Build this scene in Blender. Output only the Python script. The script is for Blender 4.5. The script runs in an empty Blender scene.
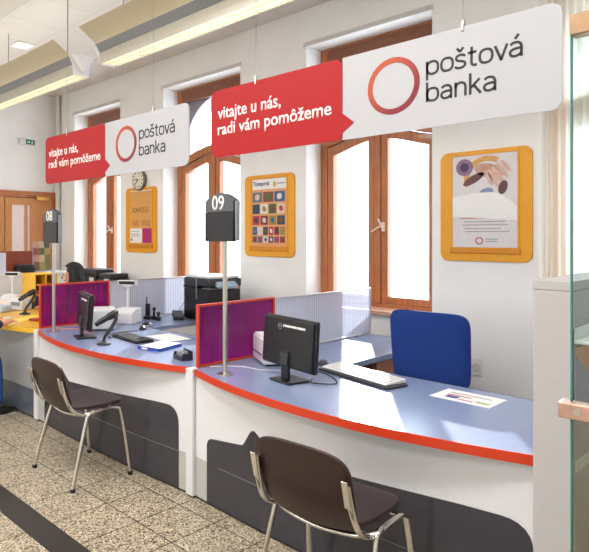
import bpy, bmesh, math, random
from mathutils import Vector, Matrix
random.seed(7)
PI = math.pi
C = bpy.context.scene.collection
SC = bpy.context.scene

# ------------------------------------------------------------------ materials
def lin(h):
    h = h.lstrip('#'); v = [int(h[i:i+2], 16)/255 for i in (0, 2, 4)]
    return tuple(((c/12.92) if c <= .04045 else ((c+.055)/1.055)**2.4) for c in v) + (1,)
MATS = {}
def mat(name, col, rough=.5, metal=0., var=.06, scale=30., bump=0., spec=.5, coat=0., emis=None, estr=0., aniso=None):
    if name in MATS: return MATS[name]
    m = bpy.data.materials.new(name); m.use_nodes = True; nt = m.node_tree; b = nt.nodes['Principled BSDF']
    c = lin(col)
    b.inputs['Roughness'].default_value = rough; b.inputs['Metallic'].default_value = metal
    b.inputs['Specular IOR Level'].default_value = spec; b.inputs['Coat Weight'].default_value = coat
    tc = nt.nodes.new('ShaderNodeTexCoord'); nz = nt.nodes.new('ShaderNodeTexNoise')
    nz.inputs['Scale'].default_value = scale; nz.inputs['Detail'].default_value = 4
    if aniso:
        mp = nt.nodes.new('ShaderNodeMapping'); mp.inputs['Scale'].default_value = aniso
        nt.links.new(tc.outputs['Object'], mp.inputs['Vector']); nt.links.new(mp.outputs['Vector'], nz.inputs['Vector'])
    else: nt.links.new(tc.outputs['Object'], nz.inputs['Vector'])
    rp = nt.nodes.new('ShaderNodeValToRGB')
    rp.color_ramp.elements[0].position = .3; rp.color_ramp.elements[1].position = .7
    rp.color_ramp.elements[0].color = tuple(max(0, x*(1-var)) for x in c[:3])+(1,)
    rp.color_ramp.elements[1].color = tuple(min(1, x*(1+var)) for x in c[:3])+(1,)
    nt.links.new(nz.outputs['Fac'], rp.inputs['Fac']); nt.links.new(rp.outputs['Color'], b.inputs['Base Color'])
    if bump:
        bp = nt.nodes.new('ShaderNodeBump'); bp.inputs['Strength'].default_value = bump; bp.inputs['Distance'].default_value = .002
        nt.links.new(nz.outputs['Fac'], bp.inputs['Height']); nt.links.new(bp.outputs['Normal'], b.inputs['Normal'])
    if emis:
        b.inputs['Emission Color'].default_value = lin(emis); b.inputs['Emission Strength'].default_value = estr
    MATS[name] = m; return m

def front_only(nt, fr):
    g = nt.nodes.new('ShaderNodeNewGeometry'); a = nt.nodes.new('ShaderNodeMath'); a.operation = 'SUBTRACT'; a.inputs[0].default_value = 1
    b = nt.nodes.new('ShaderNodeMath'); b.operation = 'MULTIPLY'; nt.links.new(g.outputs['Backfacing'], a.inputs[1])
    nt.links.new(fr.outputs[0], b.inputs[0]); nt.links.new(a.outputs[0], b.inputs[1]); return b.outputs[0]
def sheet_mat(name, tcol, dcol, transp, rough, ribs=0):
    """see-through plastic: tinted transparency, body colour and gloss"""
    m = bpy.data.materials.new(name); m.use_nodes = True; nt = m.node_tree; nt.nodes.clear()
    out = nt.nodes.new('ShaderNodeOutputMaterial'); tr = nt.nodes.new('ShaderNodeBsdfTransparent'); tr.inputs[0].default_value = lin(tcol)
    df = nt.nodes.new('ShaderNodeBsdfTranslucent'); df.inputs[0].default_value = lin(dcol)
    dd = nt.nodes.new('ShaderNodeBsdfDiffuse'); dd.inputs[0].default_value = lin(dcol)
    md = nt.nodes.new('ShaderNodeMixShader'); md.inputs[0].default_value = .5
    gl = nt.nodes.new('ShaderNodeBsdfGlossy'); gl.inputs['Roughness'].default_value = rough; gl.inputs[0].default_value = (1, 1, 1, 1)
    mx = nt.nodes.new('ShaderNodeMixShader'); mg = nt.nodes.new('ShaderNodeMixShader')
    fr = nt.nodes.new('ShaderNodeFresnel'); fr.inputs['IOR'].default_value = 1.45
    nt.links.new(dd.outputs[0], md.inputs[1]); nt.links.new(df.outputs[0], md.inputs[2])
    nt.links.new(md.outputs[0], mx.inputs[1]); nt.links.new(tr.outputs[0], mx.inputs[2]); mx.inputs[0].default_value = transp
    tc = nt.nodes.new('ShaderNodeTexCoord')
    if ribs:
        wv = nt.nodes.new('ShaderNodeTexWave'); wv.bands_direction = 'Y'; wv.inputs['Scale'].default_value = ribs
        nz = nt.nodes.new('ShaderNodeTexNoise'); nz.inputs['Scale'].default_value = 6
        nt.links.new(tc.outputs['Object'], wv.inputs['Vector']); nt.links.new(tc.outputs['Object'], nz.inputs['Vector'])
        ma = nt.nodes.new('ShaderNodeMath'); ma.operation = 'MULTIPLY_ADD'
        ma.inputs[1].default_value = .28; ma.inputs[2].default_value = transp-.16
        nt.links.new(wv.outputs['Fac'], ma.inputs[0]); nt.links.new(ma.outputs[0], mx.inputs[0])
        bp = nt.nodes.new('ShaderNodeBump'); bp.inputs['Strength'].default_value = .5; bp.inputs['Distance'].default_value = .003
        nt.links.new(wv.outputs['Fac'], bp.inputs['Height'])
        for n in (gl, dd): nt.links.new(bp.outputs['Normal'], n.inputs['Normal'])
    nt.links.new(front_only(nt, fr), mg.inputs[0]); nt.links.new(mx.outputs[0], mg.inputs[1]); nt.links.new(gl.outputs[0], mg.inputs[2])
    nt.links.new(mg.outputs[0], out.inputs[0]); MATS[name] = m; return m

def grad_mat(name, c0, c1, axis, lo, hi, rough=.4):
    """printed two-colour blend across the thing's own coordinates"""
    m = bpy.data.materials.new(name); m.use_nodes = True; nt = m.node_tree; b = nt.nodes['Principled BSDF']
    tc = nt.nodes.new('ShaderNodeTexCoord'); vm = nt.nodes.new('ShaderNodeVectorMath'); vm.operation = 'DOT_PRODUCT'
    vm.inputs[1].default_value = axis; mr = nt.nodes.new('ShaderNodeMapRange')
    mr.inputs['From Min'].default_value = lo; mr.inputs['From Max'].default_value = hi
    rp = nt.nodes.new('ShaderNodeValToRGB'); rp.color_ramp.elements[0].color = lin(c0); rp.color_ramp.elements[1].color = lin(c1)
    nt.links.new(tc.outputs['Object'], vm.inputs[0]); nt.links.new(vm.outputs['Value'], mr.inputs['Value'])
    nt.links.new(mr.outputs[0], rp.inputs[0]); nt.links.new(rp.outputs[0], b.inputs['Base Color']); b.inputs['Roughness'].default_value = rough
    return m

WALL = mat('painted_plaster', '#f5f5f3', .8, var=.02, scale=3, bump=.05)
CEIL = None
WHITE = mat('white_laminate', '#e2e1e4', .38, var=.015, scale=8)
GREYP = mat('silver_grey_laminate', '#b9b8b4', .35, var=.04, scale=60)
DARK = mat('anthracite_laminate', '#3b3940', .2, var=.06, scale=14)
ORANGE = mat('orange_red_edging', '#cc3814', .4, var=.04)
YEL = mat('yellow_laminate', '#f2bd35', .4, var=.04)
YFR = mat('amber_poster_frame', '#eea51d', .35, var=.03)
TOP = mat('blue_grey_worktop', '#8796b8', .25, var=.03, scale=80)
TOPY = mat('yellow_worktop', '#efb843', .3, var=.03)
CHR = mat('chromed_steel', '#d6d2cc', .16, 1., var=.03)
STEEL = mat('brushed_steel', '#c9c6c2', .3, 1., var=.04)
WOOD = mat('varnished_orange_wood', '#b46c3c', .35, var=.22, scale=9, aniso=(9, 9, .8), coat=.3)
WOODH = mat('varnished_brown_wood', '#7c4423', .4, var=.22, scale=9, aniso=(.8, 9, 9), coat=.2)
DOORW = mat('light_door_wood', '#c98a50', .4, var=.15, scale=7, aniso=(9, 9, .8))
BROWNB = mat('red_brown_board', '#9a4a34', .5, var=.1, scale=6)
BLK = mat('black_plastic', '#191a1e', .35, var=.1, scale=60)
BLK2 = mat('charcoal_plastic', '#34363c', .45, var=.08, scale=60)
SLATE = mat('slate_sign_face', '#55565a', .5, var=.05)
WPL = mat('white_plastic', '#e9e8e8', .4, var=.02)
GPL = mat('grey_plastic', '#8d8f93', .5, var=.04)
PAPER = mat('white_paper', '#f2f1ef', .6, var=.02)
SIGNW = mat('sign_white', '#b4b3b7', .35, var=.015, scale=6)
SIGNR = mat('sign_red', '#a8181c', .45, var=.02, scale=6, spec=.25)
INK = mat('black_ink', '#241f20', .5, var=.02)
WTXT = mat('white_lettering', '#fbf5f2', .5, var=.01)
BLUEF = mat('royal_blue_fabric', '#1c4090', .9, var=.16, scale=220, bump=.4)
BACKP = mat('dark_brown_shell', '#2b1410', .36, var=.15, scale=12, aniso=(12, 12, 1.2), coat=.1)
SEATP = mat('dark_brown_seat', '#332224', .4, var=.1, scale=12)
LILAC = mat('lilac_grey_render', '#aaa4ae', .85, var=.05)
SKIN = mat('warm_skin', '#d79a7c', .55, var=.05)
HAIR = mat('black_hair', '#101014', .65, var=.4, scale=60, aniso=(60, 60, 4))
DENIM = mat('blue_denim', '#1d4f8f', .85, var=.15, scale=150, bump=.3)
PURPC = mat('plum_knit', '#3c2b45', .85, var=.12, scale=80, bump=.3)
NAVYC = mat('navy_blouse', '#232a44', .8, var=.1, scale=80)
SHOE = mat('black_shoe_leather', '#17171a', .35)
RUB = mat('black_rubber', '#141414', .6)
BRASS = mat('brass', '#c9a45a', .3, 1.)
LAMPM = mat('champagne_luminaire_metal', '#c6c1b2', .38, .5, var=.03)
PERF = mat('perforated_grey_metal', '#85878a', .5, .3, var=.35, scale=260)
GREENG = mat('exit_green', '#0f7a4a', .4)
BLUEI = mat('blue_print', '#2b49a8', .4)
PINK = mat('magenta_print', '#b3236e', .5)
HEADB = mat('header_satin_bronze', '#a8896a', .35, .7, var=.08)
COPB = mat('copper_toned_clamp', '#c9a392', .35, .6, var=.12)
PURPLE = sheet_mat('purple_polycarbonate', '#d45cba', '#a41c92', .60, .15, ribs=14)
CLEAR = sheet_mat('clear_polycarbonate', '#eef1fb', '#eceffc', .38, .15, ribs=14)

def glass_mat(name, tint, edge=None):
    m = bpy.data.materials.new(name); m.use_nodes = True; nt = m.node_tree; nt.nodes.clear()
    out = nt.nodes.new('ShaderNodeOutputMaterial'); tr = nt.nodes.new('ShaderNodeBsdfTransparent'); tr.inputs[0].default_value = lin(tint)
    gl = nt.nodes.new('ShaderNodeBsdfGlossy'); gl.inputs['Roughness'].default_value = .01
    fr = nt.nodes.new('ShaderNodeFresnel'); fr.inputs['IOR'].default_value = 1.4; mg = nt.nodes.new('ShaderNodeMixShader')
    nt.links.new(front_only(nt, fr), mg.inputs[0]); nt.links.new(tr.outputs[0], mg.inputs[1]); nt.links.new(gl.outputs[0], mg.inputs[2])
    nt.links.new(mg.outputs[0], out.inputs[0]); MATS[name] = m; return m
GLASS = glass_mat('window_glass', '#f4f8fa')
GLASSD = glass_mat('toughened_glass', '#eaf2f1')
GEDGE = mat('green_glass_edge', '#4a918f', .1, var=.1, scale=4)

def ceil_mat():
    m = bpy.data.materials.new('ceiling_tiles'); m.use_nodes = True; nt = m.node_tree; b = nt.nodes['Principled BSDF']
    b.inputs['Roughness'].default_value = .9
    tc = nt.nodes.new('ShaderNodeTexCoord'); br = nt.nodes.new('ShaderNodeTexBrick')
    br.offset = 0; br.inputs['Scale'].default_value = 1; br.inputs['Brick Width'].default_value = .6; br.inputs['Row Height'].default_value = .6
    br.inputs['Mortar Size'].default_value = .005; br.inputs['Color1'].default_value = lin('#e4e0dc'); br.inputs['Color2'].default_value = lin('#e1ddd9')
    br.inputs['Mortar'].default_value = lin('#cfcac4')
    nt.links.new(tc.outputs['Object'], br.inputs['Vector']); nt.links.new(br.outputs['Color'], b.inputs['Base Color']); return m
CEIL = ceil_mat()

def floor_mat():
    m = bpy.data.materials.new('terrazzo_tiles'); m.use_nodes = True; nt = m.node_tree; b = nt.nodes['Principled BSDF']; L = nt.links.new
    tc = nt.nodes.new('ShaderNodeTexCoord'); sx = nt.nodes.new('ShaderNodeSeparateXYZ'); L(tc.outputs['Object'], sx.inputs[0])
    def mth(op, a, bb=None, c=None):
        n = nt.nodes.new('ShaderNodeMath'); n.operation = op
        for i, v in enumerate((a, bb, c)):
            if v is None: continue
            if isinstance(v, (int, float)): n.inputs[i].default_value = v
            else: L(v, n.inputs[i])
        return n.outputs[0]
    X, Y = sx.outputs[0], sx.outputs[1]
    def joint(v, off, step, w):        # 1 on a joint
        q = mth('MULTIPLY', mth('PINGPONG', mth('SUBTRACT', v, off), step/2), 1)
        return mth('LESS_THAN', q, w)
    up = mth('GREATER_THAN', Y, 1.70)
    lo = mth('LESS_THAN', Y, 1.42)
    jx = joint(X, -2.95, .3, .0032)
    ju = mth('MULTIPLY', joint(Y, 1.934, .303, .0032), up)
    jl = mth('MULTIPLY', joint(Y, 1.425, .3, .0032), lo)
    band = mth('LESS_THAN', mth('ABSOLUTE', mth('SUBTRACT', Y, 1.5015)), .0765)
    jb = mth('LESS_THAN', mth('ABSOLUTE', mth('SUBTRACT', mth('ABSOLUTE', mth('SUBTRACT', Y, 1.5015)), .0765)), .0015)
    J = mth('MAXIMUM', mth('MAXIMUM', jx, ju), mth('MAXIMUM', jl, jb))
    vo = nt.nodes.new('ShaderNodeTexVoronoi'); vo.inputs['Scale'].default_value = 135; L(tc.outputs['Object'], vo.inputs['Vector'])
    r1 = nt.nodes.new('ShaderNodeValToRGB'); cr = r1.color_ramp; cr.interpolation = 'CONSTANT'
    cr.elements[0].color = lin('#4c443b'); cr.elements[1].position = .17; cr.elements[1].color = lin('#968875')
    for p, c in ((.34, '#b5a58a'), (.55, '#c9baa0'), (.76, '#a3947b'), (.9, '#e0d5c0')):
        e = cr.elements.new(p); e.color = lin(c)
    sc = nt.nodes.new('ShaderNodeSeparateColor'); L(vo.outputs['Color'], sc.inputs[0]); L(sc.outputs[0], r1.inputs[0])
    nz = nt.nodes.new('ShaderNodeTexNoise'); nz.inputs['Scale'].default_value = 3; L(tc.outputs['Object'], nz.inputs['Vector'])
    vr = nt.nodes.new('ShaderNodeMapRange'); L(nz.outputs['Fac'], vr.inputs[0]); vr.inputs['To Min'].default_value = .82; vr.inputs['To Max'].default_value = 1.12
    mv = nt.nodes.new('ShaderNodeMix'); mv.data_type = 'RGBA'; mv.blend_type = 'MULTIPLY'; mv.inputs[0].default_value = 1
    L(r1.outputs[0], mv.inputs[6]); L(vr.outputs[0], mv.inputs[7])
    m2 = nt.nodes.new('ShaderNodeMix'); m2.data_type = 'RGBA'; L(band, m2.inputs[0]); L(mv.outputs[2], m2.inputs[6]); m2.inputs[7].default_value = lin('#35322f')
    m3 = nt.nodes.new('ShaderNodeMix'); m3.data_type = 'RGBA'; L(J, m3.inputs[0]); L(m2.outputs[2], m3.inputs[6]); m3.inputs[7].default_value = lin('#2f2a25')
    L(m3.outputs[2], b.inputs['Base Color']); b.inputs['Roughness'].default_value = .38
    return m
FLOORM = floor_mat()

# ------------------------------------------------------------------ mesh helpers
class MB:
    def __init__(s): s.bm = bmesh.new()
    def box(s, x0, x1, y0, y1, z0, z1, M=None):
        v = [s.bm.verts.new((x, y, z)) for x in (x0, x1) for y in (y0, y1) for z in (z0, z1)]
        for f in ((0, 1, 3, 2), (4, 6, 7, 5), (0, 4, 5, 1), (2, 3, 7, 6), (0, 2, 6, 4), (1, 5, 7, 3)): s.bm.faces.new([v[i] for i in f])
        if M is not None: bmesh.ops.transform(s.bm, matrix=M, verts=v)
        return s
    def prism(s, pts, a0, a1, plane='xz', M=None):
        """pts: outline; extruded between a0 and a1 on the third axis"""
        def P(p, a): return {'xz': (p[0], a, p[1]), 'xy': (p[0], p[1], a), 'yz': (a, p[0], p[1])}[plane]
        A = [s.bm.verts.new(P(p, a0)) for p in pts]; B = [s.bm.verts.new(P(p, a1)) for p in pts]; n = len(pts)
        s.bm.faces.new(A); s.bm.faces.new(B[::-1])
        for i in range(n): s.bm.faces.new([A[i], B[i], B[(i+1) % n], A[(i+1) % n]])
        if M is not None: bmesh.ops.transform(s.bm, matrix=M, verts=A+B)
        return s
    def ring(s, outer, inner, a0, a1, plane='xz', M=None):
        def P(p, a): return {'xz': (p[0], a, p[1]), 'xy': (p[0], p[1], a), 'yz': (a, p[0], p[1])}[plane]
        n = len(outer); V = [[s.bm.verts.new(P(p, a)) for p in q] for q in (outer, inner) for a in (a0, a1)]
        O0, O1, I0, I1 = V
        for i in range(n):
            j = (i+1) % n
            s.bm.faces.new([O0[i], O0[j], I0[j], I0[i]]); s.bm.faces.new([O1[i], I1[i], I1[j], O1[j]])
            s.bm.faces.new([O0[i], O1[i], O1[j], O0[j]]); s.bm.faces.new([I0[i], I0[j], I1[j], I1[i]])
        if M is not None: bmesh.ops.transform(s.bm, matrix=M, verts=O0+O1+I0+I1)
        return s
    def tube(s, pts, r, n=10, rx=None, closed=False):
        pts = [Vector(p) for p in pts]; rings = []; N = len(pts); up = None
        for i, p in enumerate(pts):
            if closed: t = pts[(i+1) % N]-pts[i-1]
            else: t = pts[min(i+1, N-1)]-pts[max(i-1, 0)]
            t.normalize()
            if up is None:
                up = Vector((0, 0, 1)) if abs(t.z) < .9 else Vector((1, 0, 0))
            a = t.cross(up).normalized(); b = a.cross(t).normalized(); up = b
            rr = r[i] if isinstance(r, (list, tuple)) else r
            ra = rr if rx is None else rx
            rings.append([s.bm.verts.new(p+a*math.cos(2*PI*k/n)*ra+b*math.sin(2*PI*k/n)*rr) for k in range(n)])
        for i in range(N if closed else N-1):
            A, B = rings[i], rings[(i+1) % N]
            for k in range(n): s.bm.faces.new([A[k], A[(k+1) % n], B[(k+1) % n], B[k]])
        if not closed: s.bm.faces.new(rings[0][::-1]); s.bm.faces.new(rings[-1])
        return s
    def lathe(s, prof, n=24, M=None, cx=0, cy=0):
        rings = [[s.bm.verts.new((cx+r*math.cos(2*PI*k/n), cy+r*math.sin(2*PI*k/n), z)) for k in range(n)] for r, z in prof]
        for A, B in zip(rings, rings[1:]):
            for k in range(n): s.bm.faces.new([A[k], A[(k+1) % n], B[(k+1) % n], B[k]])
        s.bm.faces.new(rings[0][::-1]); s.bm.faces.new(rings[-1])
        if M is not None: bmesh.ops.transform(s.bm, matrix=M, verts=[v for q in rings for v in q])
        return s
    def sphere(s, c, r, sc=(1, 1, 1), u=18, v=12):
        M = Matrix.Translation(c) @ Matrix.Diagonal((r*sc[0], r*sc[1], r*sc[2], 1))
        bmesh.ops.create_uvsphere(s.bm, u_segments=u, v_segments=v, radius=1, matrix=M); return s
    def build(s, name, m, parent=None, bevel=0, smooth=False, seg=2):
        bmesh.ops.recalc_face_normals(s.bm, faces=s.bm.faces)
        me = bpy.data.meshes.new(name); s.bm.to_mesh(me); s.bm.free(); me.materials.append(m)
        o = bpy.data.objects.new(name, me); C.objects.link(o); o.parent = parent
        if smooth or bevel:
            for p in me.polygons: p.use_smooth = True
            try: me.set_sharp_from_angle(angle=math.radians(38))
            except Exception: pass
        if bevel:
            b = o.modifiers.new('bevel', 'BEVEL'); b.width = bevel; b.segments = seg; b.limit_method = 'ANGLE'; b.angle_limit = math.radians(40)
        return o

RXX = Matrix.Rotation(PI/2, 4, 'X')
def rrect(x0, x1, z0, z1, r, n=6):
    out = []
    for cx, cz, a in ((x1-r, z1-r, 0), (x0+r, z1-r, 90), (x0+r, z0+r, 180), (x1-r, z0+r, 270)):
        for k in range(n+1):
            t = math.radians(a+90*k/n); out.append((cx+r*math.cos(t), cz+r*math.sin(t)))
    return out
def round_poly(pts, rad, n=5):
    out = []; N = len(pts)
    for i in range(N):
        p = Vector(pts[i]); a = Vector(pts[i-1]); b = Vector(pts[(i+1) % N]); r = rad[i] if isinstance(rad, (list, tuple)) else rad
        if r <= 0: out.append(tuple(p)); continue
        u = (a-p).normalized()*min(r, (a-p).length*.48); v = (b-p).normalized()*min(r, (b-p).length*.48)
        for k in range(n+1):
            t = k/n; out.append(tuple((p+u)*(1-t)**2+p*2*t*(1-t)+(p+v)*t*t))
    return out
def circ(cx, cz, r, n=48): return [(cx+r*math.cos(2*PI*k/n), cz+r*math.sin(2*PI*k/n)) for k in range(n)]

def thing(name, label, cat, loc=(0, 0, 0), rotz=0, group=None):
    o = bpy.data.objects.new(name, None); C.objects.link(o); o.location = loc; o.rotation_euler = (0, 0, rotz); o.empty_display_size = .05
    o['label'] = label; o['category'] = cat
    if group: o['group'] = group
    return o
def tag(o, label, cat, group=None, loc=None, rotz=None):
    o['label'] = label; o['category'] = cat
    if group: o['group'] = group
    if loc is not None: o.location = loc
    if rotz is not None: o.rotation_euler.z = rotz
    return o
def struct(o): o['kind'] = 'structure'; return o
def dup(src, parent=None):
    c = src.copy(); C.objects.link(c); c.parent = parent
    for ch in [q for q in bpy.data.objects if q.parent == src]: dup(ch, c)
    return c
def copy_thing(src, loc, rotz, label, group=None):
    c = dup(src); c.location = loc; c.rotation_euler = (0, 0, rotz); c['label'] = label
    if group: c['group'] = group
    return c
def text(s, name, m, parent, x, z, y, width, height=None, bold=0, rot=None, depth=.0008):
    """lettering standing in the x-z plane, read from -y; x,z = left end of the baseline; one part per word"""
    def mesh(body):
        cu = bpy.data.curves.new('t', 'FONT'); cu.body = body; cu.size = 1; cu.offset = bold; cu.resolution_u = 4
        ob = bpy.data.objects.new('t', cu); C.objects.link(ob); dg = bpy.context.evaluated_depsgraph_get(); dg.update()
        me = bpy.data.meshes.new_from_object(ob.evaluated_get(dg)); bpy.data.objects.remove(ob); bpy.data.curves.remove(cu)
        xs = [v.co.x for v in me.vertices]; return me, min(xs), max(xs), max(v.co.y for v in me.vertices)
    full, X0, X1, top = mesh(s); sx = width/(X1-X0); sz = (height/top) if height else sx; words = s.split(' '); out = None
    for i, wd in enumerate(words):
        me, a, b, _ = mesh(wd); e = mesh(' '.join(words[:i+1]))[2]; off = e-b-X0
        bm = bmesh.new(); bm.from_mesh(me)
        for v in bm.verts: v.co = Vector((x+(v.co.x+off)*sx, y, z+v.co.y*sz))
        ex = bmesh.ops.extrude_face_region(bm, geom=list(bm.faces))
        bmesh.ops.translate(bm, verts=[g for g in ex['geom'] if isinstance(g, bmesh.types.BMVert)], vec=(0, -depth, 0))
        if rot is not None: bmesh.ops.transform(bm, matrix=rot, verts=bm.verts)
        me.clear_geometry(); bm.to_mesh(me); bm.free(); me.name = name; me.materials.clear(); me.materials.append(m)
        out = bpy.data.objects.new(name, me); C.objects.link(out); out.parent = parent
    return out
def skinny(pts, n=6):          # smooth a polyline
    P = [Vector(p) for p in pts]; out = []
    for i in range(len(P)-1):
        p0, p1, p2, p3 = P[max(i-1, 0)], P[i], P[i+1], P[min(i+2, len(P)-1)]
        for k in range(n):
            t = k/n; out.append(.5*((2*p1)+(p2-p0)*t+(2*p0-5*p1+4*p2-p3)*t*t+(3*p1-p0-3*p2+p3)*t**3))
    out.append(P[-1]); return out
def ribbon(m, pts, w, y0, y1, closed=False):
    P = [Vector(p) for p in pts]; N = len(P); L = []; Rr = []
    for i, p in enumerate(P):
        if closed: t = (P[(i+1) % N]-P[i-1])
        else: t = P[min(i+1, N-1)]-P[max(i-1, 0)]
        t.normalize(); n = Vector((-t.y, t.x))*w/2; L.append(p+n); Rr.append(p-n)
    V = [[m.bm.verts.new((q.x, y, q.y)) for q in S] for S in (L, Rr) for y in (y0, y1)]
    for i in range(N if closed else N-1):
        j = (i+1) % N
        m.bm.faces.new([V[0][i], V[0][j], V[2][j], V[2][i]]); m.bm.faces.new([V[1][i], V[3][i], V[3][j], V[1][j]])
        m.bm.faces.new([V[0][i], V[1][i], V[1][j], V[0][j]]); m.bm.faces.new([V[2][i], V[2][j], V[3][j], V[3][i]])
    if not closed:
        for i in (0, N-1): m.bm.faces.new([V[0][i], V[2][i], V[3][i], V[1][i]])
def oval(cx): return [(cx+.30*math.copysign(abs(math.cos(a))**.8, math.cos(a)), .495+.43*math.copysign(abs(math.sin(a))**.8, math.sin(a))) for a in [2*PI*k/36 for k in range(36)]]
def sm(pts): return [(v.x, v.y) for v in skinny([(a, b, 0) for a, b in pts], 5)]
GL = {'o': (.76, [(oval(.38), 1)]), 'p': (.78, [(oval(.38), 1), ([(.08, -.34), (.08, .98)], 0)]), 'b': (.78, [(oval(.38), 1), ([(.08, .01), (.08, 1.38)], 0)]),
  'v': (.66, [([(.05, .98), (.34, .0)], 0), ([(.32, .0), (.61, .98)], 0)]), 't': (.54, [(sm([(.22, 1.30), (.22, .8), (.22, .25), (.28, .10), (.38, .065), (.48, .065)]), 0), ([(.03, .93), (.46, .93)], 0)]),
  'a': (.74, [(sm([(.59, .0), (.59, .4), (.59, .66), (.51, .86), (.35, .93), (.2, .90), (.10, .80)]), 0), (sm([(.59, .54), (.34, .54), (.14, .46), (.08, .29), (.15, .12), (.3, .065), (.47, .12), (.59, .25)]), 0)]),
  'n': (.74, [([(.08, .0), (.08, .99)], 0), (sm([(.08, .60), (.15, .83), (.33, .93), (.52, .84), (.58, .62), (.58, .3), (.58, .0)]), 0)]),
  'k': (.68, [([(.08, .0), (.08, 1.42)], 0), ([(.54, .98), (.12, .45)], 0), ([(.25, .60), (.60, .0)], 0)]),
  's': (.66, [(sm([(.55, .80), (.46, .89), (.31, .93), (.15, .86), (.10, .71), (.18, .57), (.42, .47), (.54, .36), (.54, .2), (.42, .08), (.27, .06), (.12, .1), (.04, .2)]), 0)])}
GL['á'] = (.74, GL['a'][1]+[([(.30, 1.14), (.47, 1.42)], 0)]); GL['š'] = (.66, GL['s'][1]+[([(.13, 1.40), (.31, 1.14)], 0), ([(.29, 1.14), (.47, 1.40)], 0)])
def thin_text(word, name, m, parent, x, z, y, width, xh, stroke=.0098):
    tot = sum(GL[c][0] for c in word)-.1; sx = width/tot; cx = 0
    for c in word:
        b = MB()
        for pts, cl in GL[c][1]: ribbon(b, [(x+(cx+px)*sx, z+pz*xh) for px, pz in pts], stroke, y-.0008, y, bool(cl))
        b.build(name, m, parent); cx += GL[c][0]

# ------------------------------------------------------------------ setting
XL, XR, YW, YB, ZC = -8.07, 2.4, 4.40, -3.5, 3.68
struct(MB().box(XL-.2, XR+.2, YB, 5.2, -.1, 0).build('floor', FLOORM))
struct(MB().box(XL-.2, XR+.2, YB, 5.2, ZC, ZC+.1).build('ceiling', CEIL))
struct(MB().box(XL-.15, XL, YB, 5.0, 0, ZC).build('wall_left', WALL))
struct(MB().box(XL-.15, XR+.15, YB-.15, YB, 0, ZC).build('wall_front', WALL))
struct(MB().box(XR, XR+.15, YB, 5.0, 0, ZC).build('wall_right', WALL))
OPEN = [(-7.56, -6.40), (-5.50, -4.23), (-3.385, -2.175), (-1.42, -.20)]
SILL, HEAD = .93, 3.34
w = MB(); xs = [XL]+[v for o in OPEN for v in o]+[XR]
for i in range(0, len(xs), 2): w.box(xs[i], xs[i+1], YW, 4.72, 0, ZC)
for a, b in OPEN: w.box(a, b, YW, 4.72, HEAD, ZC); w.box(a, b, YW, 4.72, 0, SILL)
struct(w.build('wall_back', WALL))
# outer masonry with arched heads
w = MB()
for a, b in OPEN:
    n = 24; xm = (a+b)/2; hw = (b-a)/2-.03
    inner = [(a+.03, .9), (b-.03, .9)]+[(xm+hw*math.cos(PI*k/n), 2.62+.60*math.sin(PI*k/n)) for k in range(n+1)]
    outer = [(a-.3, .8), (b+.3, .8)]+[(xm+(hw+.33)*math.cos(PI*k/n)*(1.0), 2.62+.06+1.0*(k not in (0, n))) for k in range(n+1)]
    w.ring(outer, inner, 4.725, 4.93)
struct(w.build('wall_outer', LILAC))

def casement(i, a, b):
    e = bpy.data.objects.new('window_%d' % i, None); C.objects.link(e); e.location = ((a+b)/2, 0, 0); e['kind'] = 'structure'
    h = (b-a)/2; y0, y1 = 4.62, 4.70; z0, z1 = SILL, HEAD
    cv = lambda x: .5*(1+math.cos(PI*x/h))
    R = lambda x0, x1, q0, q1: [(x0, q0), (x1, q0), (x1, q1), (x0, q1)]
    MB().ring(R(-h, h, z0, z1), R(-h+.075, h-.075, z0+.06, z1-.13), y0, y1).build('window_frame', WOODH if 0 else WOOD, e, .006)
    MB().box(-h+.076, h-.076, y0-.004, y0+.02, z1-.16, z1-.02).build('head_board', WOODH, e, .004)
    n = 20; X = [-h+.076+(2*h-.152)*k/n for k in range(n+1)]
    MB().prism([(x, 2.50+.12*cv(x)) for x in X]+[(x, 2.41+.12*cv(x)) for x in X[::-1]], y0-.015, y1).build('transom', WOOD, e, .005)
    MB().box(-.03, .03, y0-.005, y1, z0+.06, 2.51).build('mullion', WOOD, e, .006)
    for s in (-1, 1):
        xa, xb = (.032, h-.078) if s > 0 else (-h+.078, -.032)
        n = 10
        def outl(o, top, bot):
            x0, x1 = xa+o, xb-o
            return [(x0, bot), (x1, bot)]+[(x1+(x0-x1)*k/n, top+.12*cv(x1+(x0-x1)*k/n)) for k in range(n+1)]
        sh = MB().ring(outl(0, 2.405, z0+.062), outl(.062, 2.315, z0+.125), y0+.004, y1-.01).build('sash', WOOD, e, .006)
        MB().prism(outl(.05, 2.325, z0+.115), y0+.035, y0+.041).build('glass_pane', GLASS, sh)
    MB().prism([(x, 2.495+.12*cv(x)) for x in X]+[(X[-1], z1-.12), (X[0], z1-.12)], y0+.035, y0+.041).build('fanlight_pane', GLASS, e)
    hb = MB().box(.045, .075, y0-.012, y0+.006, 1.62, 1.70).box(.052, .068, y0-.045, y0-.005, 1.652, 1.668)
    hb.tube([(.06, y0-.045, 1.66), (.055, y0-.05, 1.69), (.035, y0-.052, 1.73)], .007, 8)
    hb.tube([(.06, y0-.045, 1.66), (.03, y0-.045, 1.655), (-.03, y0-.045, 1.62)], .007, 8)
    hb.build('window_handle', mat('pale_handle', '#e9d9c6', .3), e, smooth=True)
    MB().box(-h-.0, h+.0, 4.34, y0, z0+.001, z0+.032).build('window_sill', mat('pinkish_wood_sill', '#c99a80', .4, var=.1), e, .004)
    return e
for i, (a, b) in enumerate(OPEN): casement(i+1, a, b)
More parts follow.
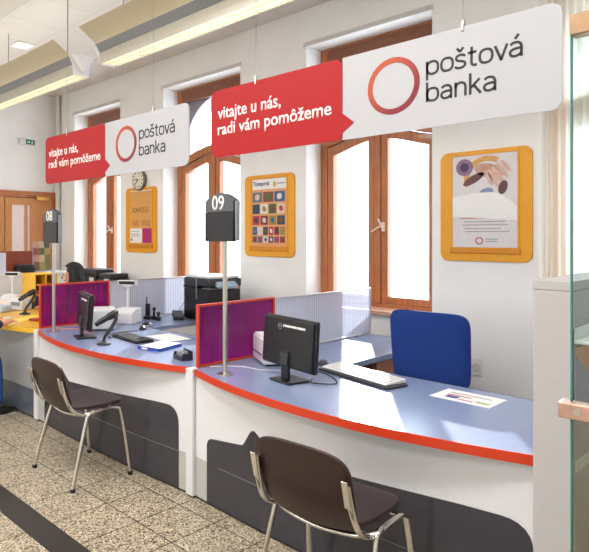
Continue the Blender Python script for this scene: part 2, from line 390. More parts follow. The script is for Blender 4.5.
for i, (a, b) in enumerate(OPEN):
    struct(MB().box(a-.02, b+.01, 4.375, 4.395, HEAD-.012, HEAD+.006).box(a-.02, b+.01, 4.385, 4.399, HEAD+.012, HEAD+.03).build('trim_%d' % (i+1), GPL if 0 else mat('rail_white', '#d5d3cf', .4)))

m = MB(); n = 60; cp = [(-1.405+.36*k/n, 4.53+.011*math.sin(k*PI/4)) for k in range(n+1)]
m.prism([(x, y-.003) for x, y in cp]+[(x, y+.003) for x, y in cp[::-1]], .99, 3.30, 'xy')
tag(m.build('curtain', sheet_mat('beige_curtain', '#fffdf8', '#fbf7ee', .35, .6), smooth=True), 'beige pleated curtain right of the white pillar, behind the glass screen', 'curtain')
# far door in the left wall
d = bpy.data.objects.new('door_1', None); C.objects.link(d); d['kind'] = 'structure'; d.location = (XL, 0, 0)
RY = lambda y0, y1, z0, z1: [(y0, z0), (y1, z0), (y1, z1), (y0, z1)]
def yz_frame(y0, y1, z0, z1, t, x0, x1, name, m, par, tb=None):
    return MB().ring(RY(y0, y1, z0, z1), RY(y0+t, y1-t, z0+(tb if tb is not None else t), z1-t), x0, x1, 'yz').build(name, m, par, .004)
yz_frame(3.02, 4.385, 0.0, 2.23, .09, .0, .06, 'door_frame', WOOD, d, .001)
MB().box(0, .05, 3.11, 3.55, .0, 2.14).build('side_leaf', DOORW, d, .003)
lf = yz_frame(3.56, 4.30, .01, 2.13, .10, .012, .05, 'door_leaf', DOORW, d, .7)
MB().box(.026, .032, 3.65, 4.21, .70, 2.04).build('door_glass', mat('frosted_pane', '#f0e2dc', .25), lf)
MB().box(.03, .046, 3.86, 3.90, .70, 2.04).box(.03, .046, 3.94, 4.21, .7, 2.04).build('glazing_bar', DOORW, lf)
MB().box(.05, .10, 4.02, 4.22, 2.10, 2.155).tube([(.07, 4.1, 2.15), (.13, 4.0, 2.17), (.06, 3.88, 2.18)], .008, 6).build('door_closer', BRASS, d, .004)
# corner heating pipe
tag(MB().lathe([(.035, 0.002), (.035, ZC-.002)], 20).build('heating_pipe', mat('cream_pipe', '#dcd8d0', .5), smooth=True),
    'thick cream vertical pipe in the far corner beside the wooden door', 'pipe', loc=(XL+.10, YW-.045, 0))

t = thing('wall_socket', 'small white socket low on the pillar right of the blue chair', 'socket', (-1.835, YW, .62))
MB().box(-.04, .04, -.010, -.001, -.06, .06).build('plate', WPL, t, .003)
MB().lathe([(.028, .0101), (.030, .016)], 20, RXX).build('insert', mat('pale_insert', '#cfcfcf', .4), t)
# exit sign
t = thing('exit_sign', 'small green running man exit sign high on the far wall', 'sign', (XL, 3.90, 2.95))
MB().box(.001, .03, -.12, .13, -.045, .045).build('housing', WPL, t, .004)
MB().box(.0302, .032, -.02, .12, -.035, .035).build('green_panel', GREENG, t)
MB().box(.0322, .033, .0, .035, -.006, .006).prism([(.035, -.016), (.035, .016), (.05, 0)], .0322, .033, 'yz').sphere((.0325, .08, .02), .006, (.2, 1, 1)) \
    .tube([(.0325, .08, .012), (.0325, .078, -.006), (.0325, .068, -.026)], .004, 6).tube([(.0325, .078, -.004), (.0325, .092, -.026)], .004, 6).tube([(.0325, .066, .0), (.0325, .094, .006)], .003, 6).build('pictogram', WTXT, t)

# recessed downlight
t = thing('ceiling_downlight', 'square recessed downlight in the ceiling above the far counter', 'ceiling light', (-6.11, 2.91, ZC))
MB().ring([(-.11, -.11), (.11, -.11), (.11, .11), (-.11, .11)], [(-.085, -.085), (.085, -.085), (.085, .085), (-.085, .085)], -.012, -.001, 'xy').build('bezel', WPL, t, .002)
MB().prism([(-.084, -.084), (.084, -.084), (.084, .084), (-.084, .084)], -.007, -.002, 'xy').build('diffuser', mat('downlight_glass', '#dfe9f0', .2, emis='#e8f2ff', estr=1.2), t)
for s in (0, 1):
    MB().tube([(-.03+.06*s, -.06, -.010), (-.03+.06*s, .06, -.010)], .012, 10).build('compact_tube', mat('tube_white', '#ffffff', .3, emis='#ffffff', estr=2), t, smooth=True)

# ------------------------------------------------------------------ pendant luminaires
LY = 2.64; TUBE_E = 7; UP_E = 5.5
WING = sheet_mat('lit_wing_sheet', '#e6dfca', '#ddd5bd', .0, .4)
TUBEU = mat('uplight_tube', '#ffffff', .3, emis='#fff8ea', estr=UP_E)
TUBE = mat('fluorescent_tube', '#ffffff', .3, emis='#fffcf6', estr=TUBE_E)
def luminaire(x0, x1, label):
    t = thing('pendant_light', label, 'pendant light', ((x0+x1)/2, LY, 2.95), 0, 'linear pendant lights above the counters'); h = (x1-x0)/2
    def prof(p, a, b, name, m, bev=0, par=t): return MB().prism(p, a, b, 'yz').build(name, m, par, bev, smooth=True)
    arc = lambda s, th, off: [(s*(.112+.150*k/8), .151+.100*(k/8)**.9+off) for k in range(9)]
    for s in (-1, 1):
        prof(arc(s, 0, 0)+arc(s, 0, .006)[::-1], -h, h, 'reflector_wing', WING)
    for s in (-1, 1):
        prof([(s*.066, .0), (s*.072, .0), (s*.078, .075), (s*.072, .09), (s*.064, .09)], -h, h, 'side_rail', LAMPM)
        prof([(s*.068, .091), (s*.112, .150), (s*.108, .152), (s*.060, .093)], -h, h, 'perforated_side', PERF)
    prof([(-.06, .094), (.06, .094), (.03, .12), (-.03, .12)], -h, h, 'gear_tray', LAMPM)
    m = MB(); n = int((x1-x0)/.045)
    for k in range(n): m.box(-h+(k+.5)*(2*h/n)-.0012, -h+(k+.5)*(2*h/n)+.0012, -.064, .064, .004, .036)
    m.box(-h, h, -.0015, .0015, .004, .038)
    m.build('louvre', mat('louvre_silver', '#d9d5c4', .3, .5), t)
    for y in (-.032, .032): MB().tube([(-h+.03, y, .062), (h-.03, y, .062)], .013, 10).build('fluorescent_tube', TUBE, t, smooth=True)
    for y in (-.045, .045): MB().tube([(-h+.03, y, .145), (h-.03, y, .145)], .013, 10).build('uplight_tube', TUBEU, t, smooth=True)
    for sx in (-1, 1):
        c = MB().prism([(-.075, 0), (.075, 0), (.085, .09), (.12, .155), (0, .19), (-.12, .155), (-.085, .09)], sx*h, sx*(h+.006), 'yz').build('end_cap', WPL, t)
        MB().prism([(-.10, .165), (.10, .165), (.0, .02)], sx*(h+.006), sx*(h+.075), 'yz').build('joint_bracket', WPL, t, .01)
    for x in (-h+.22, 0, h-.22):
        MB().tube([(x, 0, .11), (x, 0, ZC-2.95-.001)], .004, 6).build('suspension_wire', mat('wire_brown', '#8f8064', .4, .6), t)
luminaire(-4.02, -1.15, 'long winged pendant light overhead on the right, above the nearer sign')
luminaire(-7.30, -4.43, 'long winged pendant light at upper left, over the far counter')

# ------------------------------------------------------------------ hanging signs
RINGM = grad_mat('logo_ring_blend', '#b04414', '#7a061e', (1, 0, -1), -.12, .12)
def hang_sign(x0, label, z=2.020):
    t = thing('hanging_sign', label, 'sign', (x0, 2.30, z), 0, 'hanging bank signs')
    W, H, S = 1.767, .374, .874
    MB().prism([(S, 0)]+round_poly([(W, 0), (W, H)], [0, 0])[:0]+[(W-.04, 0)]+[(W-.04+.04*math.sin(a), .04-.04*math.cos(a)) for a in (PI/8, PI/4, 3*PI/8, PI/2)]
               + [(W-.04+.04*math.cos(a), H-.04+.04*math.sin(a)) for a in (0, PI/8, PI/4, 3*PI/8, PI/2)]+[(S, H)], -.004, .004).build('white_board', SIGNW, t)
    c = .045
    red = [(c-c*math.sin(a), c-c*math.cos(a)) for a in (PI/2, 3*PI/8, PI/4, PI/8, 0)][::-1]
    red = [(c-c*math.sin(a), c-c*math.cos(a)) for a in (0, PI/8, PI/4, 3*PI/8, PI/2)] + [(c-c*math.cos(a), H-c+c*math.sin(a)) for a in (0, PI/8, PI/4, 3*PI/8, PI/2)]
    red += [(S-c+c*math.sin(a), H-c+c*math.cos(a)) for a in (0, PI/8, PI/4, 3*PI/8, PI/2)]
    red += [(S, .12), (S+.062, .072), (S, .03)] + [(S-.03+.03*math.cos(a), .03-.03*math.sin(a)) for a in (PI/8, PI/4, 3*PI/8, PI/2)]
    MB().prism(red, -.0065, .0035).build('red_bubble', SIGNR, t)
    text('vitajte u nás,', 'greeting_lettering', WTXT, t, .055, .213, -.0066, .455, .064, bold=.012)
    text('radi vám pomôžeme', 'greeting_lettering', WTXT, t, .055, .124, -.0066, .760, .064, bold=.012)
    # ring logo with its own origin so the blend follows it
    r = MB().ring(circ(0, 0, .121), circ(0, 0, .097), -.0012, 0).build('ring_logo', RINGM, t); r.location = (1.126, -.0042, .199)
    thin_text('poštová', 'name_lettering', INK, t, 1.272, .212, -.0042, .367, .058)
    thin_text('banka', 'name_lettering', INK, t, 1.272, .104, -.0042, .275, .058)
    for x in (.337, 1.422):
        MB().tube([(x, 0, H-.02), (x, 0, ZC-z-.001)], .0012, 6).build('hanging_wire', mat('thin_wire', '#8a8a88', .4, .6), t)
        MB().box(x-.006, x+.006, -.009, .008, H-.018, H+.025).build('wire_clip', STEEL, t, .002)
    return t
hang_sign(-2.434, 'nearer and larger red and white hanging bank sign, over counter 09')
hang_sign(-4.398, 'farther red and white hanging bank sign, over counter 08', 2.000)

# ------------------------------------------------------------------ counters
def counter(x0, label, mid=True, group='curved service counters', W=1.925, cut=.05, ret=1.92, tail=0.):
    t = thing('service_counter', label, 'counter', (x0, 2.36, 0), 0, group); n = 28
    edge = lambda x: .0-.17*(1-((x-W/2)/(W/2))**2)          # front edge of the top, local y
    fr = lambda x: .012-.03*(1-((x-W/2)/(W/2))**2)
    top, ed, fpm = (TOP, ORANGE, WHITE) if mid else (TOPY, YEL, mat('mid_grey_laminate', '#a5a5a6', .3, var=.04))
    lowm = GREYP if mid else mat('steel_grey_laminate', '#5c6370', .2, var=.05)
    X = [W*k/n for k in range(n+1)]
    yb = .77
    MB().prism([(x, edge(x)+.003) for x in X]+[(W, yb), (.55, yb), (.55, ret), (0, ret)], .745, .78, 'xy').build('worktop', top, t, .0015)
    MB().prism([(x, edge(x)-.003) for x in X]+[(x, edge(x)+.0025) for x in X[::-1]], .742, .7815, 'xy').build('edge_band', ed, t, smooth=True)
    MB().box(.551, W, yb+.0005, yb+.003, .744, .7805).build('rear_edging', RUB, t)
    MB().prism([(x, fr(x)) for x in X]+[(x, fr(x)+.018) for x in X[::-1]], .247, .744, 'xy').build('front_panel', fpm, t, smooth=True)
    MB().prism([(x, fr(x)) for x in X]+[(x, fr(x)+.018) for x in X[::-1]], .014, .243, 'xy').build('lower_front_panel', lowm, t, smooth=True)
    MB().prism([(x, fr(x)+.004) for x in X]+[(x, fr(x)+.016) for x in X[::-1]], .0, .0145, 'xy').build('plinth', RUB, t)
    if mid:   # dark bubble-shaped inlay: top line, tail, rounded ends; follows the curved front
        L0, R0 = .105, W-cut
        pts = [(L0, .016), (L0, .39), (.41+tail, .43), (.475+tail, .53), (.50+tail, .53), (.62+tail, .44), (1.15, .475), (1.60, .508), (R0, .52), (R0, .016)]
        pts = round_poly(pts, [0, .05, .012, .03, .03, .02, 0, 0, .12, 0], 6)
        # re-sample into vertical strips so it bends with the panel
        def ztop(x):
            b = .014
            for i in range(len(pts)-1):
                (xa, za), (xb, zb) = pts[i], pts[i+1]
                if min(xa, xb) <= x <= max(xa, xb) and abs(xb-xa) > 1e-6: b = max(b, za+(zb-za)*(x-xa)/(xb-xa))
            return b
        xs = sorted(set([round(L0+.001+(R0-L0-.002)*k/110, 4) for k in range(111)]+[round(L0+.0005+.05*k/14, 4) for k in range(14)]+[round(R0-.0005-.12*k/20, 4) for k in range(20)]))
        m = MB(); cols = []
        for x in xs:
            zt = max(ztop(x), .255)
            cols.append([m.bm.verts.new((x, fr(x)-d, z)) for z in (.016, .242, zt) for d in (.0035, 0)])
        for A, B in zip(cols, cols[1:]):
            for i in (0, 2): m.bm.faces.new([A[i], B[i], B[i+2], A[i+2]]); m.bm.faces.new([A[i+1], A[i+3], B[i+3], B[i+1]])
            m.bm.faces.new([A[4], B[4], B[5], A[5]]); m.bm.faces.new([A[0], A[1], B[1], B[0]])
        for A in (cols[0], cols[-1]):
            m.bm.faces.new([A[0], A[2], A[3], A[1]]); m.bm.faces.new([A[2], A[4], A[5], A[3]])
        o = m.build('bubble_inlay', DARK, t)
        MB().prism([(x, fr(x)-.0042) for x in X[3:-1]]+[(x, fr(x)-.0032) for x in X[3:-1][::-1]], .2435, .2455, 'xy').build('inlay_joint', GPL, t)
        for y in (.85, ret-.07): MB().box(.04, .08, y-.02, y+.02, 0, .744).build('leg', STEEL, t, .004)
    MB().box(.49, .53, ret-.12, ret-.08, 0, .744).build('leg', STEEL, t, .004)
    MB().box(W-.06, W-.02, yb-.06, yb-.02, 0, .744).build('leg', STEEL, t, .004)
    return t
c1 = counter(-2.65, 'nearest curved white counter with orange edge, under sign board 09', W=1.92)
c2 = counter(-4.655, 'middle curved white counter with orange edge, under sign board 08', W=1.935, cut=.085, tail=-.09)
c3 = counter(-6.645, 'far grey counter with a yellow top at the left edge', False, ret=1.50)
for x, l in ((-2.7195, 'narrow white upright panel between the two orange-edged counters'), (-4.7195, 'narrow white upright panel between the orange-edged counter and the yellow-topped one')):
    g = thing('divider_panel', l, 'panel', (x, 2.36, 0), 0, 'upright panels between counters')
    MB().box(.001, .063, -.012, .72, .0125, .777).build('upright', WHITE, g, .003)
    MB().box(.004, .060, .0, .71, 0, .012).build('plinth', RUB, g)

# tall end panel
t = thing('end_panel', 'tall light grey end panel closing the nearest counter at the right', 'panel', (-.729, 2.20, 0))
MB().box(0, .115, 0, 1.15, 0, 1.397).build('core', mat('end_panel_grey', '#b9b4b4', .45, var=.015), t, .002)
MB().box(-.001, .116, -.001, 1.152, 1.398, 1.43).build('cap', mat('end_panel_grey', ''), t, .002)
MB().box(.1155, .121, .02, 1.13, .03, .98).build('side_reflection', mat('taupe_reflection', '#b59c8e', .35, var=.12, scale=5), t)  # brownish reflection in the glass, painted as colour on the panel side
MB().box(.1215, .125, .02, 1.13, .80, .835).build('beige_reflection', mat('beige_reflection', '#d6c7b2', .4), t)  # paler stripe of the same painted reflection
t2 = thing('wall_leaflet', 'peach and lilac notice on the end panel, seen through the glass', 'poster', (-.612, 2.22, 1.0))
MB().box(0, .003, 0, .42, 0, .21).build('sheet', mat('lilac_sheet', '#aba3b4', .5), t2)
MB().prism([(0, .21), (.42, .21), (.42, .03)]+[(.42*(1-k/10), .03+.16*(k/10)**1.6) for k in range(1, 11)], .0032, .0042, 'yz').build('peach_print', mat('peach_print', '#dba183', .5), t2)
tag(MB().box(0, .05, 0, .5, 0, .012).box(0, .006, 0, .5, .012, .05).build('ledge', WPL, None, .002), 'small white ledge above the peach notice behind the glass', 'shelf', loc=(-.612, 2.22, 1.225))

# glass screen at the right
t = thing('glass_screen', 'tall clear glass screen with green edge at the right border', 'glass panel', (-.492, 1.76, 0))
MB().box(.003, 1.9, -.006, .006, .004, 2.11).build('pane', GLASSD, t)
MB().box(0, .0029, -.006, .006, .004, 2.11).build('polished_edge', GEDGE, t)
MB().box(.004, 1.9, -.022, .022, 2.10, 2.155).build('header_fitting', HEADB, t, .003)
MB().box(-.024, .055, -.022, .022, 1.104, 1.146).build('clamp', COPB, t, .004)
MB().lathe([(.009, 0), (.009, .003)], 12, Matrix.Translation((.02, -.022, 1.126)) @ Matrix.Rotation(PI/2, 4, 'X')).build('screw', STEEL, t)

# ------------------------------------------------------------------ partitions
def partition(x, label):
    t = thing('desk_partition', label, 'partition', (x, 2.375, .78), 0, 'purple and clear desk partitions')
    yz_frame(0, .705, .004, .385, .016, -.012, .012, 'orange_frame', ORANGE, t)
    MB().box(-.004, .004, .014, .691, .018, .371).build('purple_sheet', PURPLE, t)
    yz_frame(.707, 1.91, .004, .378, .010, -.010, .010, 'silver_frame', STEEL, t)
    MB().box(-.004, .004, .716, 1.901, .013, .369).build('clear_sheet', CLEAR, t)
    for y in (.2, 1.0, 1.7): MB().box(-.02, .02, y, y+.05, .0005, .008).build('foot', STEEL, t)
    return t
partition(-2.645, 'purple and clear partition on the nearest counter, behind sign board 09')
partition(-4.668, 'purple and clear partition on the middle counter, behind sign board 08')

# number stands
def number_stand(x, num, label, dz=0):
    t = thing('number_stand', label, 'number sign', (x, 2.395, .78), 0, 'counter number stands')
    MB().lathe([(.045, .0005), (.045, .006), (.03, .012), (.016, .016)], 28).build('base', STEEL, t, smooth=True)
    MB().lathe([(.0135, .012), (.0135, .78)], 16).build('pole', STEEL, t, smooth=True)
    n = 10
    arch = [(-.138+.228*k/n, 1.005+.045*math.sin(PI*k/n)) for k in range(n+1)][::-1]
    MB().prism([(-.138, .775), (.09, .775)]+arch, .006, .022).build('rear_board', BLK2, t, .002)
    o = MB().prism([(-.146, .94), (.088, .94)]+[(x_-.005, z_) for x_, z_ in arch], -.022, .004).build('number_plate', SLATE, t, .002)
    MB().box(-.146, .088, -.024, .004, .768, .939).build('display_box', BLK, t, .003)
    text(num, 'number', WTXT, t, -.085, .952, -.0225, .100, .082, bold=.012)
    MB().box(.091, .104, -.012, .018, .775, 1.0).build('side_rail', GPL, t, .003)
    for q in [o for o in bpy.data.objects if o.parent == t and o.name.split('.')[0] not in ('base', 'pole')]: q.location.z -= dz
    return t
number_stand(-2.425, '09', 'slim steel stand with dark sign board numbered 09')
number_stand(-4.45, '08', 'slim steel stand with dark sign board numbered 08', .025)

# ------------------------------------------------------------------ wall posters and clock
def poster_frame(x0, label, dz=0):
    t = thing('poster_frame', label, 'poster', (x0, YW, 1.375+dz), 0, 'amber framed wall posters')
    MB().prism(rrect(0, .645, 0, .81, .06), -.014, -.001).build('backing', YFR, t, .003)
    MB().box(.075, .57, -.026, -.0145, .058, .10).build('bottom_lip', mat('amber_lip', '#d88a10', .4), t, .004)
    yz = MB().ring([(.082, .085), (.563, .085), (.563, .79), (.082, .79)], [(.094, .1), (.551, .1), (.551, .776), (.094, .776)], -.020, -.0145).build('inner_rim', YFR, t, .002)
    return t
def flat(name, m, par, shape, y, d=.0006):
    return MB().prism(shape, y-d, y).build(name, m, par)
def rect(a, b, c, e): return [(a, c), (b, c), (b, e), (a, e)]
def ell(cx, cz, rx, rz, rot=0, n=28):
    return [(cx+rx*math.cos(t)*math.cos(rot)-rz*math.sin(t)*math.sin(rot), cz+rx*math.cos(t)*math.sin(rot)+rz*math.sin(t)*math.cos(rot)) for t in [2*PI*k/n for k in range(n)]]
def hexm(n, c): return mat(n, c, .45, var=.12, scale=40)
# right poster: hands picture
t = poster_frame(-2.102, 'amber framed poster of hands on the pillar behind the blue chair', .02)
sh = flat('poster_sheet', mat('pale_grey_sheet', '#dcd9da', .35, var=.03), t, rect(.095, .55, .102, .775), -.0145)
a0 = circ(.355, .60, .165, 40)
arc = [(.345+.165*math.cos(a), .60+.165*math.sin(a)) for a in [math.radians(60+140*k/16) for k in range(17)]]
arc2 = [(.345+.125*math.cos(a), .60+.125*math.sin(a)) for a in [math.radians(200-140*k/16) for k in range(17)]]
flat('orange_arc', hexm('print_orange', '#d9a25a'), sh, arc+arc2, -.0152)
flat('palm_print', hexm('print_skin', '#c79a86'), sh, ell(.36, .655, .105, .05, -.25), -.0160)
for cx, cz, rx, rz, ro in ((.42, .62, .075, .018, -1.0), (.39, .60, .075, .018, -1.05), (.45, .65, .07, .017, -.95), (.36, .60, .055, .016, -1.2), (.475, .68, .055, .015, -.9)):
    flat('finger_print', hexm('print_skin_light', '#dab4a2'), sh, ell(cx, cz, rx, rz, ro, 20), -.0167)
flat('sleeve_print', hexm('print_maroon', '#6d4044'), sh, ell(.25, .60, .085, .028, .5), -.0160)
flat('wrist_print', hexm('print_maroon', ''), sh, ell(.455, .53, .03, .05, -.3), -.0172)
flat('cuff_print', hexm('print_blue', '#7f8fae'), sh, ell(.34, .505, .05, .025, .2), -.0160)
flat('badge', hexm('print_badge', '#8c6a86'), sh, circ(.185, .69, .062), -.0176)
flat('badge_centre', hexm('print_badge_dark', '#40335a'), sh, circ(.185, .69, .032), -.0184)
flat('glare_band', PAPER, sh, round_poly([(.096, .33), (.549, .295), (.549, .40), (.42, .50), (.25, .50), (.096, .47)], [0, 0, .03, .06, .06, 0]), -.0182)  # window glare on the poster cover, painted as a white shape
for k, (z, a, b) in enumerate(((.285, .18, .47), (.262, .17, .49), (.235, .18, .44), (.214, .19, .50))):
    flat('text_line', hexm('print_grey', '#a8a4a6'), sh, rect(a, b, z, z+.008), -.0152)
flat('reddish_line', hexm('print_rose', '#c99a90'), sh, rect(.15, .45, .31, .32), -.0152)
MB().ring(circ(.29, .150, .028, 24), circ(.29, .150, .019, 24), -.0155, -.0146).build('ring_mark', mat('ring_mark_brown', '#a85a3c', .4), sh)
for z in (.158, .142): flat('mark_line', hexm('print_grey', ''), sh, rect(.335, .42, z, z+.008), -.0152)
# middle poster: sheet of book covers
t = poster_frame(-4.155, 'amber framed poster of small cover pictures on the pillar behind board 09')
sh = flat('poster_sheet', mat('orange_cream_sheet', '#e2a06a', .35, var=.05), t, rect(.095, .55, .102, .775), -.0145)
flat('header_band', PAPER, sh, rect(.11, .545, .665, .765), -.0152)
text('Ticketportal', 'header_lettering', mat('navy_ink', '#1c2a66', .4), sh, .12, .705, -.0158, .21, .04, bold=.02)
flat('header_emblem', hexm('emblem_yellow', '#cfae3a'), sh, ell(.40, .71, .018, .03), -.0158)
text('smsticket', 'header_mark', INK, sh, .43, .71, -.0158, .10, .018)
cols = ['#6d7480', '#b7343a', '#3f6c3a', '#c9ccd2', '#264a5c', '#7b4a2e', '#8c2038', '#d8c9b0', '#40304c', '#e0dad2', '#3b5f8c', '#9a8a3a']
k = 0
for r, (z, hh, nn) in enumerate(((.54, .10, 3), (.425, .095, 4), (.315, .09, 4), (.215, .08, 6), (.14, .06, 6))):
    for i in range(nn):
        wd = .43/nn; xa = .11+i*wd; c_ = cols[(k*5+r) % len(cols)]; k += 1
        flat('cover_print', hexm('cover_'+c_[1:], c_), sh, rect(xa, xa+wd-.012, z, z+hh), -.0152)
        flat('cover_spot', hexm('coverspot_'+cols[(k*7) % 12][1:], cols[(k*7) % 12]), sh, ell(xa+wd*.45, z+hh*.5, wd*.22, hh*.3, .4, 14), -.0158)
# left poster: amber sheet
t = poster_frame(-6.255, 'amber framed poster with black lettering on the pillar under the clock')
sh = flat('poster_sheet', mat('amber_sheet', '#e0a658', .35, var=.04), t, rect(.095, .55, .102, .775), -.0145)
text('IOHO.U', 'poster_lettering', mat('brown_ink', '#5c4636', .5), sh, .155, .50, -.0152, .32, .06)
for a, b in ((.15, .28), (.34, .52)):
    flat('text_block', hexm('print_tan', '#d08c4c'), sh, rect(a, b, .33, .40), -.0152)
flat('white_block', mat('white_paper', ''), sh, rect(.10, .35, .12, .30), -.0152)
flat('magenta_block', PINK, sh, rect(.36, .545, .12, .30), -.0152)
for z in (.26, .225, .2): flat('blue_line', hexm('print_palblue', '#9ab4cf'), sh, rect(.125, .29, z, z+.01), -.0158)
flat('magenta_mark', PINK, sh, ell(.135, .16, .014, .018), -.0158)
flat('rim_line', PAPER, sh, rect(.10, .545, .762, .772), -.0152)

t = thing('wall_clock', 'round wall clock with white face above the left amber poster', 'clock', (-5.945, YW, 2.275))
RX = Matrix.Rotation(PI/2, 4, 'X')
MB().lathe([(.125, .001), (.132, .012), (.128, .045), (.112, .048)], 40, RX).build('case', mat('clock_case', '#77716a', .3, .5), t, smooth=True)
MB().lathe([(.113, .0482), (.113, .0495)], 40, RX).build('face', mat('clock_face', '#e6e2d0', .5), t)
m = MB()
for k in range(12):
    a = PI/6*k; r = .092; M = Matrix.Translation((r*math.sin(a), -.0498, r*math.cos(a))) @ Matrix.Rotation(a, 4, 'Y')
    m.box(-.006, .006, -.001, 0, -.012, .012, M)
m.build('hour_marks', INK, t)
for nm, ang, ln, wd in (('minute_hand', math.radians(225), .085, .005), ('hour_hand', math.radians(278), .06, .007)):
    MB().box(-wd, wd, -.052, -.0512, -.012, ln, Matrix.Rotation(ang, 4, 'Y')).build(nm, INK, t)

# ------------------------------------------------------------------ visitor chairs
def visitor_chair(label):
    t = thing('visitor_chair', label, 'chair', (0, 0, 0), 0, 'dark visitor chairs with chromed tube frames')
    for s in (-1, 1):
        MB().tube(skinny([(s*.262, -.215, .012), (s*.247, -.15, .25), (s*.236, -.105, .400), (s*.233, -.085, .440), (s*.232, -.045, .458)]), .0095, 12, rx=.014).build('rear_leg', CHR, t, smooth=True)
        MB().tube(skinny([(s*.232, -.045, .458), (s*.232, .02, .460), (s*.233, .085, .460), (s*.235, .135, .448), (s*.238, .155, .412), (s*.250, .185, .22), (s*.262, .210, .012)]), .0095, 12, rx=.014).build('front_leg', CHR, t, smooth=True)
        for y in (-.215, .210): MB().lathe([(.015, 0), (.017, .02)], 12, Matrix.Translation((s*.262, y, 0))).build('foot_cap', RUB, t, smooth=True)
        MB().tube(skinny([(s*.205, -.03, .435), (s*.215, -.10, .44), (s*.220, -.190, .485), (s*.214, -.238, .57), (s*.207, -.268, .685)]), .010, 12, rx=.014).build('back_upright', CHR, t, smooth=True)
        m = MB(); m.box(-.013, .013, -.003, .003, -.055, .055, Matrix.Translation((s*.208, -.274, .650)) @ Matrix.Rotation(math.radians(14), 4, 'X')); m.build('back_bracket', CHR, t, .003)
    MB().tube(skinny([(-.233, -.075, .452), (-.17, -.125, .440), (0, -.15, .432), (.17, -.125, .440), (.233, -.075, .452)]), .010, 12, rx=.012).build('rear_rail', CHR, t, smooth=True)
    MB().tube(skinny([(-.235, .12, .450), (0, .135, .445), (.235, .12, .450)]), .009, 12).build('front_rail', CHR, t, smooth=True)
    # moulded seat and back shells
    def shell(name, fn, outline, th, mt):
        m = MB(); n = 22; g = []
        us = [-1+2*k/n for k in range(n+1)]
        for v in us:
            row = []
            for u in us:
                e = 4.5; q = max(abs(u), abs(v)); L = (abs(u)**e+abs(v)**e)**(1/e); k = (q/L) if L > 0 else 1
                row.append(m.bm.verts.new(fn(u*k, v*k)))
            g.append(row)
        for i in range(n):
            for j in range(n): m.bm.faces.new([g[i][j], g[i][j+1], g[i+1][j+1], g[i+1][j]])
        o = m.build(name, mt, t, smooth=True); o.data.set_sharp_from_angle(angle=PI)
        so = o.modifiers.new('thickness', 'SOLIDIFY'); so.thickness = th; so.offset = 0
        bv = o.modifiers.new('bevel', 'BEVEL'); bv.width = .004; bv.segments = 2; bv.angle_limit = math.radians(50)
        return o
    shell('seat', lambda u, v: (u*(.205+.012*v), .015+v*.205, .482+.006*u*u-.010*(1-v*v)-.022*max(0, v-.55)**1.5+.012*max(0, -v-.6)), None, .018, SEATP)
    shell('backrest', lambda u, v: (u*(.218+.006*v), -.232-.045*v-.022*(1-u*u)+.018*v*v, .628+v*.150+.012*(1-u*u)*v), None, .014, BACKP)
    return t
CH = visitor_chair('nearest dark brown chair with chromed legs, in front of the nearest counter')
CH.location = (-1.440, 2.065, 0); CH.rotation_euler.z = math.radians(4)
copy_thing(CH, (-3.475, 2.08, 0), math.radians(-1), 'dark brown chair with chromed legs in front of the middle counter')
copy_thing(CH, (-5.19, 1.74, 0), math.radians(0), 'dark brown chair under the seated visitor at the far counter')

# ------------------------------------------------------------------ blue office chair
t = thing('office_chair', 'blue fabric office chair behind the nearest counter', 'chair', (-1.715, 3.62, 0), math.radians(3))
def pad(name, fn, th, mt, par):
    m = MB(); n = 18; us = [-1+2*k/n for k in range(n+1)]; F = []; B = []
    for sgn, G in ((1, F), (-1, B)):
        for v in us:
            row = []
            for u in us:
                e = 7; q = max(abs(u), abs(v)); L = (abs(u)**e+abs(v)**e)**(1/e); k = (q/L) if L > 0 else 1
                p, nrm = fn(u*k, v*k); edge = max(0, 1-max(abs(u), abs(v))**8)
                row.append(m.bm.verts.new(Vector(p)+Vector(nrm)*sgn*(th*.35+th*.65*edge**.5)))
            G.append(row)
    for G in (F, B):
        for i in range(n):
            for j in range(n): m.bm.faces.new([G[i][j], G[i][j+1], G[i+1][j+1], G[i+1][j]])
    def rim(a, b, c, d_): m.bm.faces.new([a, b, d_, c])
    for k in range(n):
        rim(F[0][k], F[0][k+1], B[0][k], B[0][k+1]); rim(F[n][k], F[n][k+1], B[n][k], B[n][k+1])
        rim(F[k][0], F[k+1][0], B[k][0], B[k+1][0]); rim(F[k][n], F[k+1][n], B[k][n], B[k+1][n])
    return m.build(name, mt, par, smooth=True)
pad('backrest', lambda u, v: ((u*(.240+.006*v), -.235-.03*u*u*-1-.02*v, .898+v*.230), (0, -1, 0)), .026, BLUEF, t)
pad('seat', lambda u, v: ((u*.24, .03+v*.23, .475-.01*(1-u*u)), (0, 0, 1)), .035, BLUEF, t)
MB().tube(skinny([(0, -.20, .74), (0, -.245, .55), (0, -.20, .43), (0, 0, .42)]), .016, 10).build('back_stem', BLK, t, smooth=True)
MB().lathe([(.03, .10), (.03, .28), (.018, .28), (.018, .43)], 16).build('gas_column', BLK, t, smooth=True)
for k in range(5):
    a = 2*PI*k/5+.3; c_, s_ = math.cos(a), math.sin(a)
    MB().tube([(0, 0, .11), (.15*c_, .15*s_, .095), (.28*c_, .28*s_, .075)], [.03, .022, .014], 8).build('base_arm', BLK, t, smooth=True)
    MB().lathe([(.027, -.018), (.027, .018)], 14, Matrix.Translation((.28*c_, .28*s_, .0275)) @ Matrix.Rotation(a, 4, 'Z') @ Matrix.Rotation(PI/2, 4, 'Y')).build('castor', RUB, t, smooth=True)
MB().tube([(.17, .0, .44), (.25, -.02, .44)], .008, 8).sphere((.262, -.02, .44), .016).build('adjusting_lever', GPL, t, smooth=True)

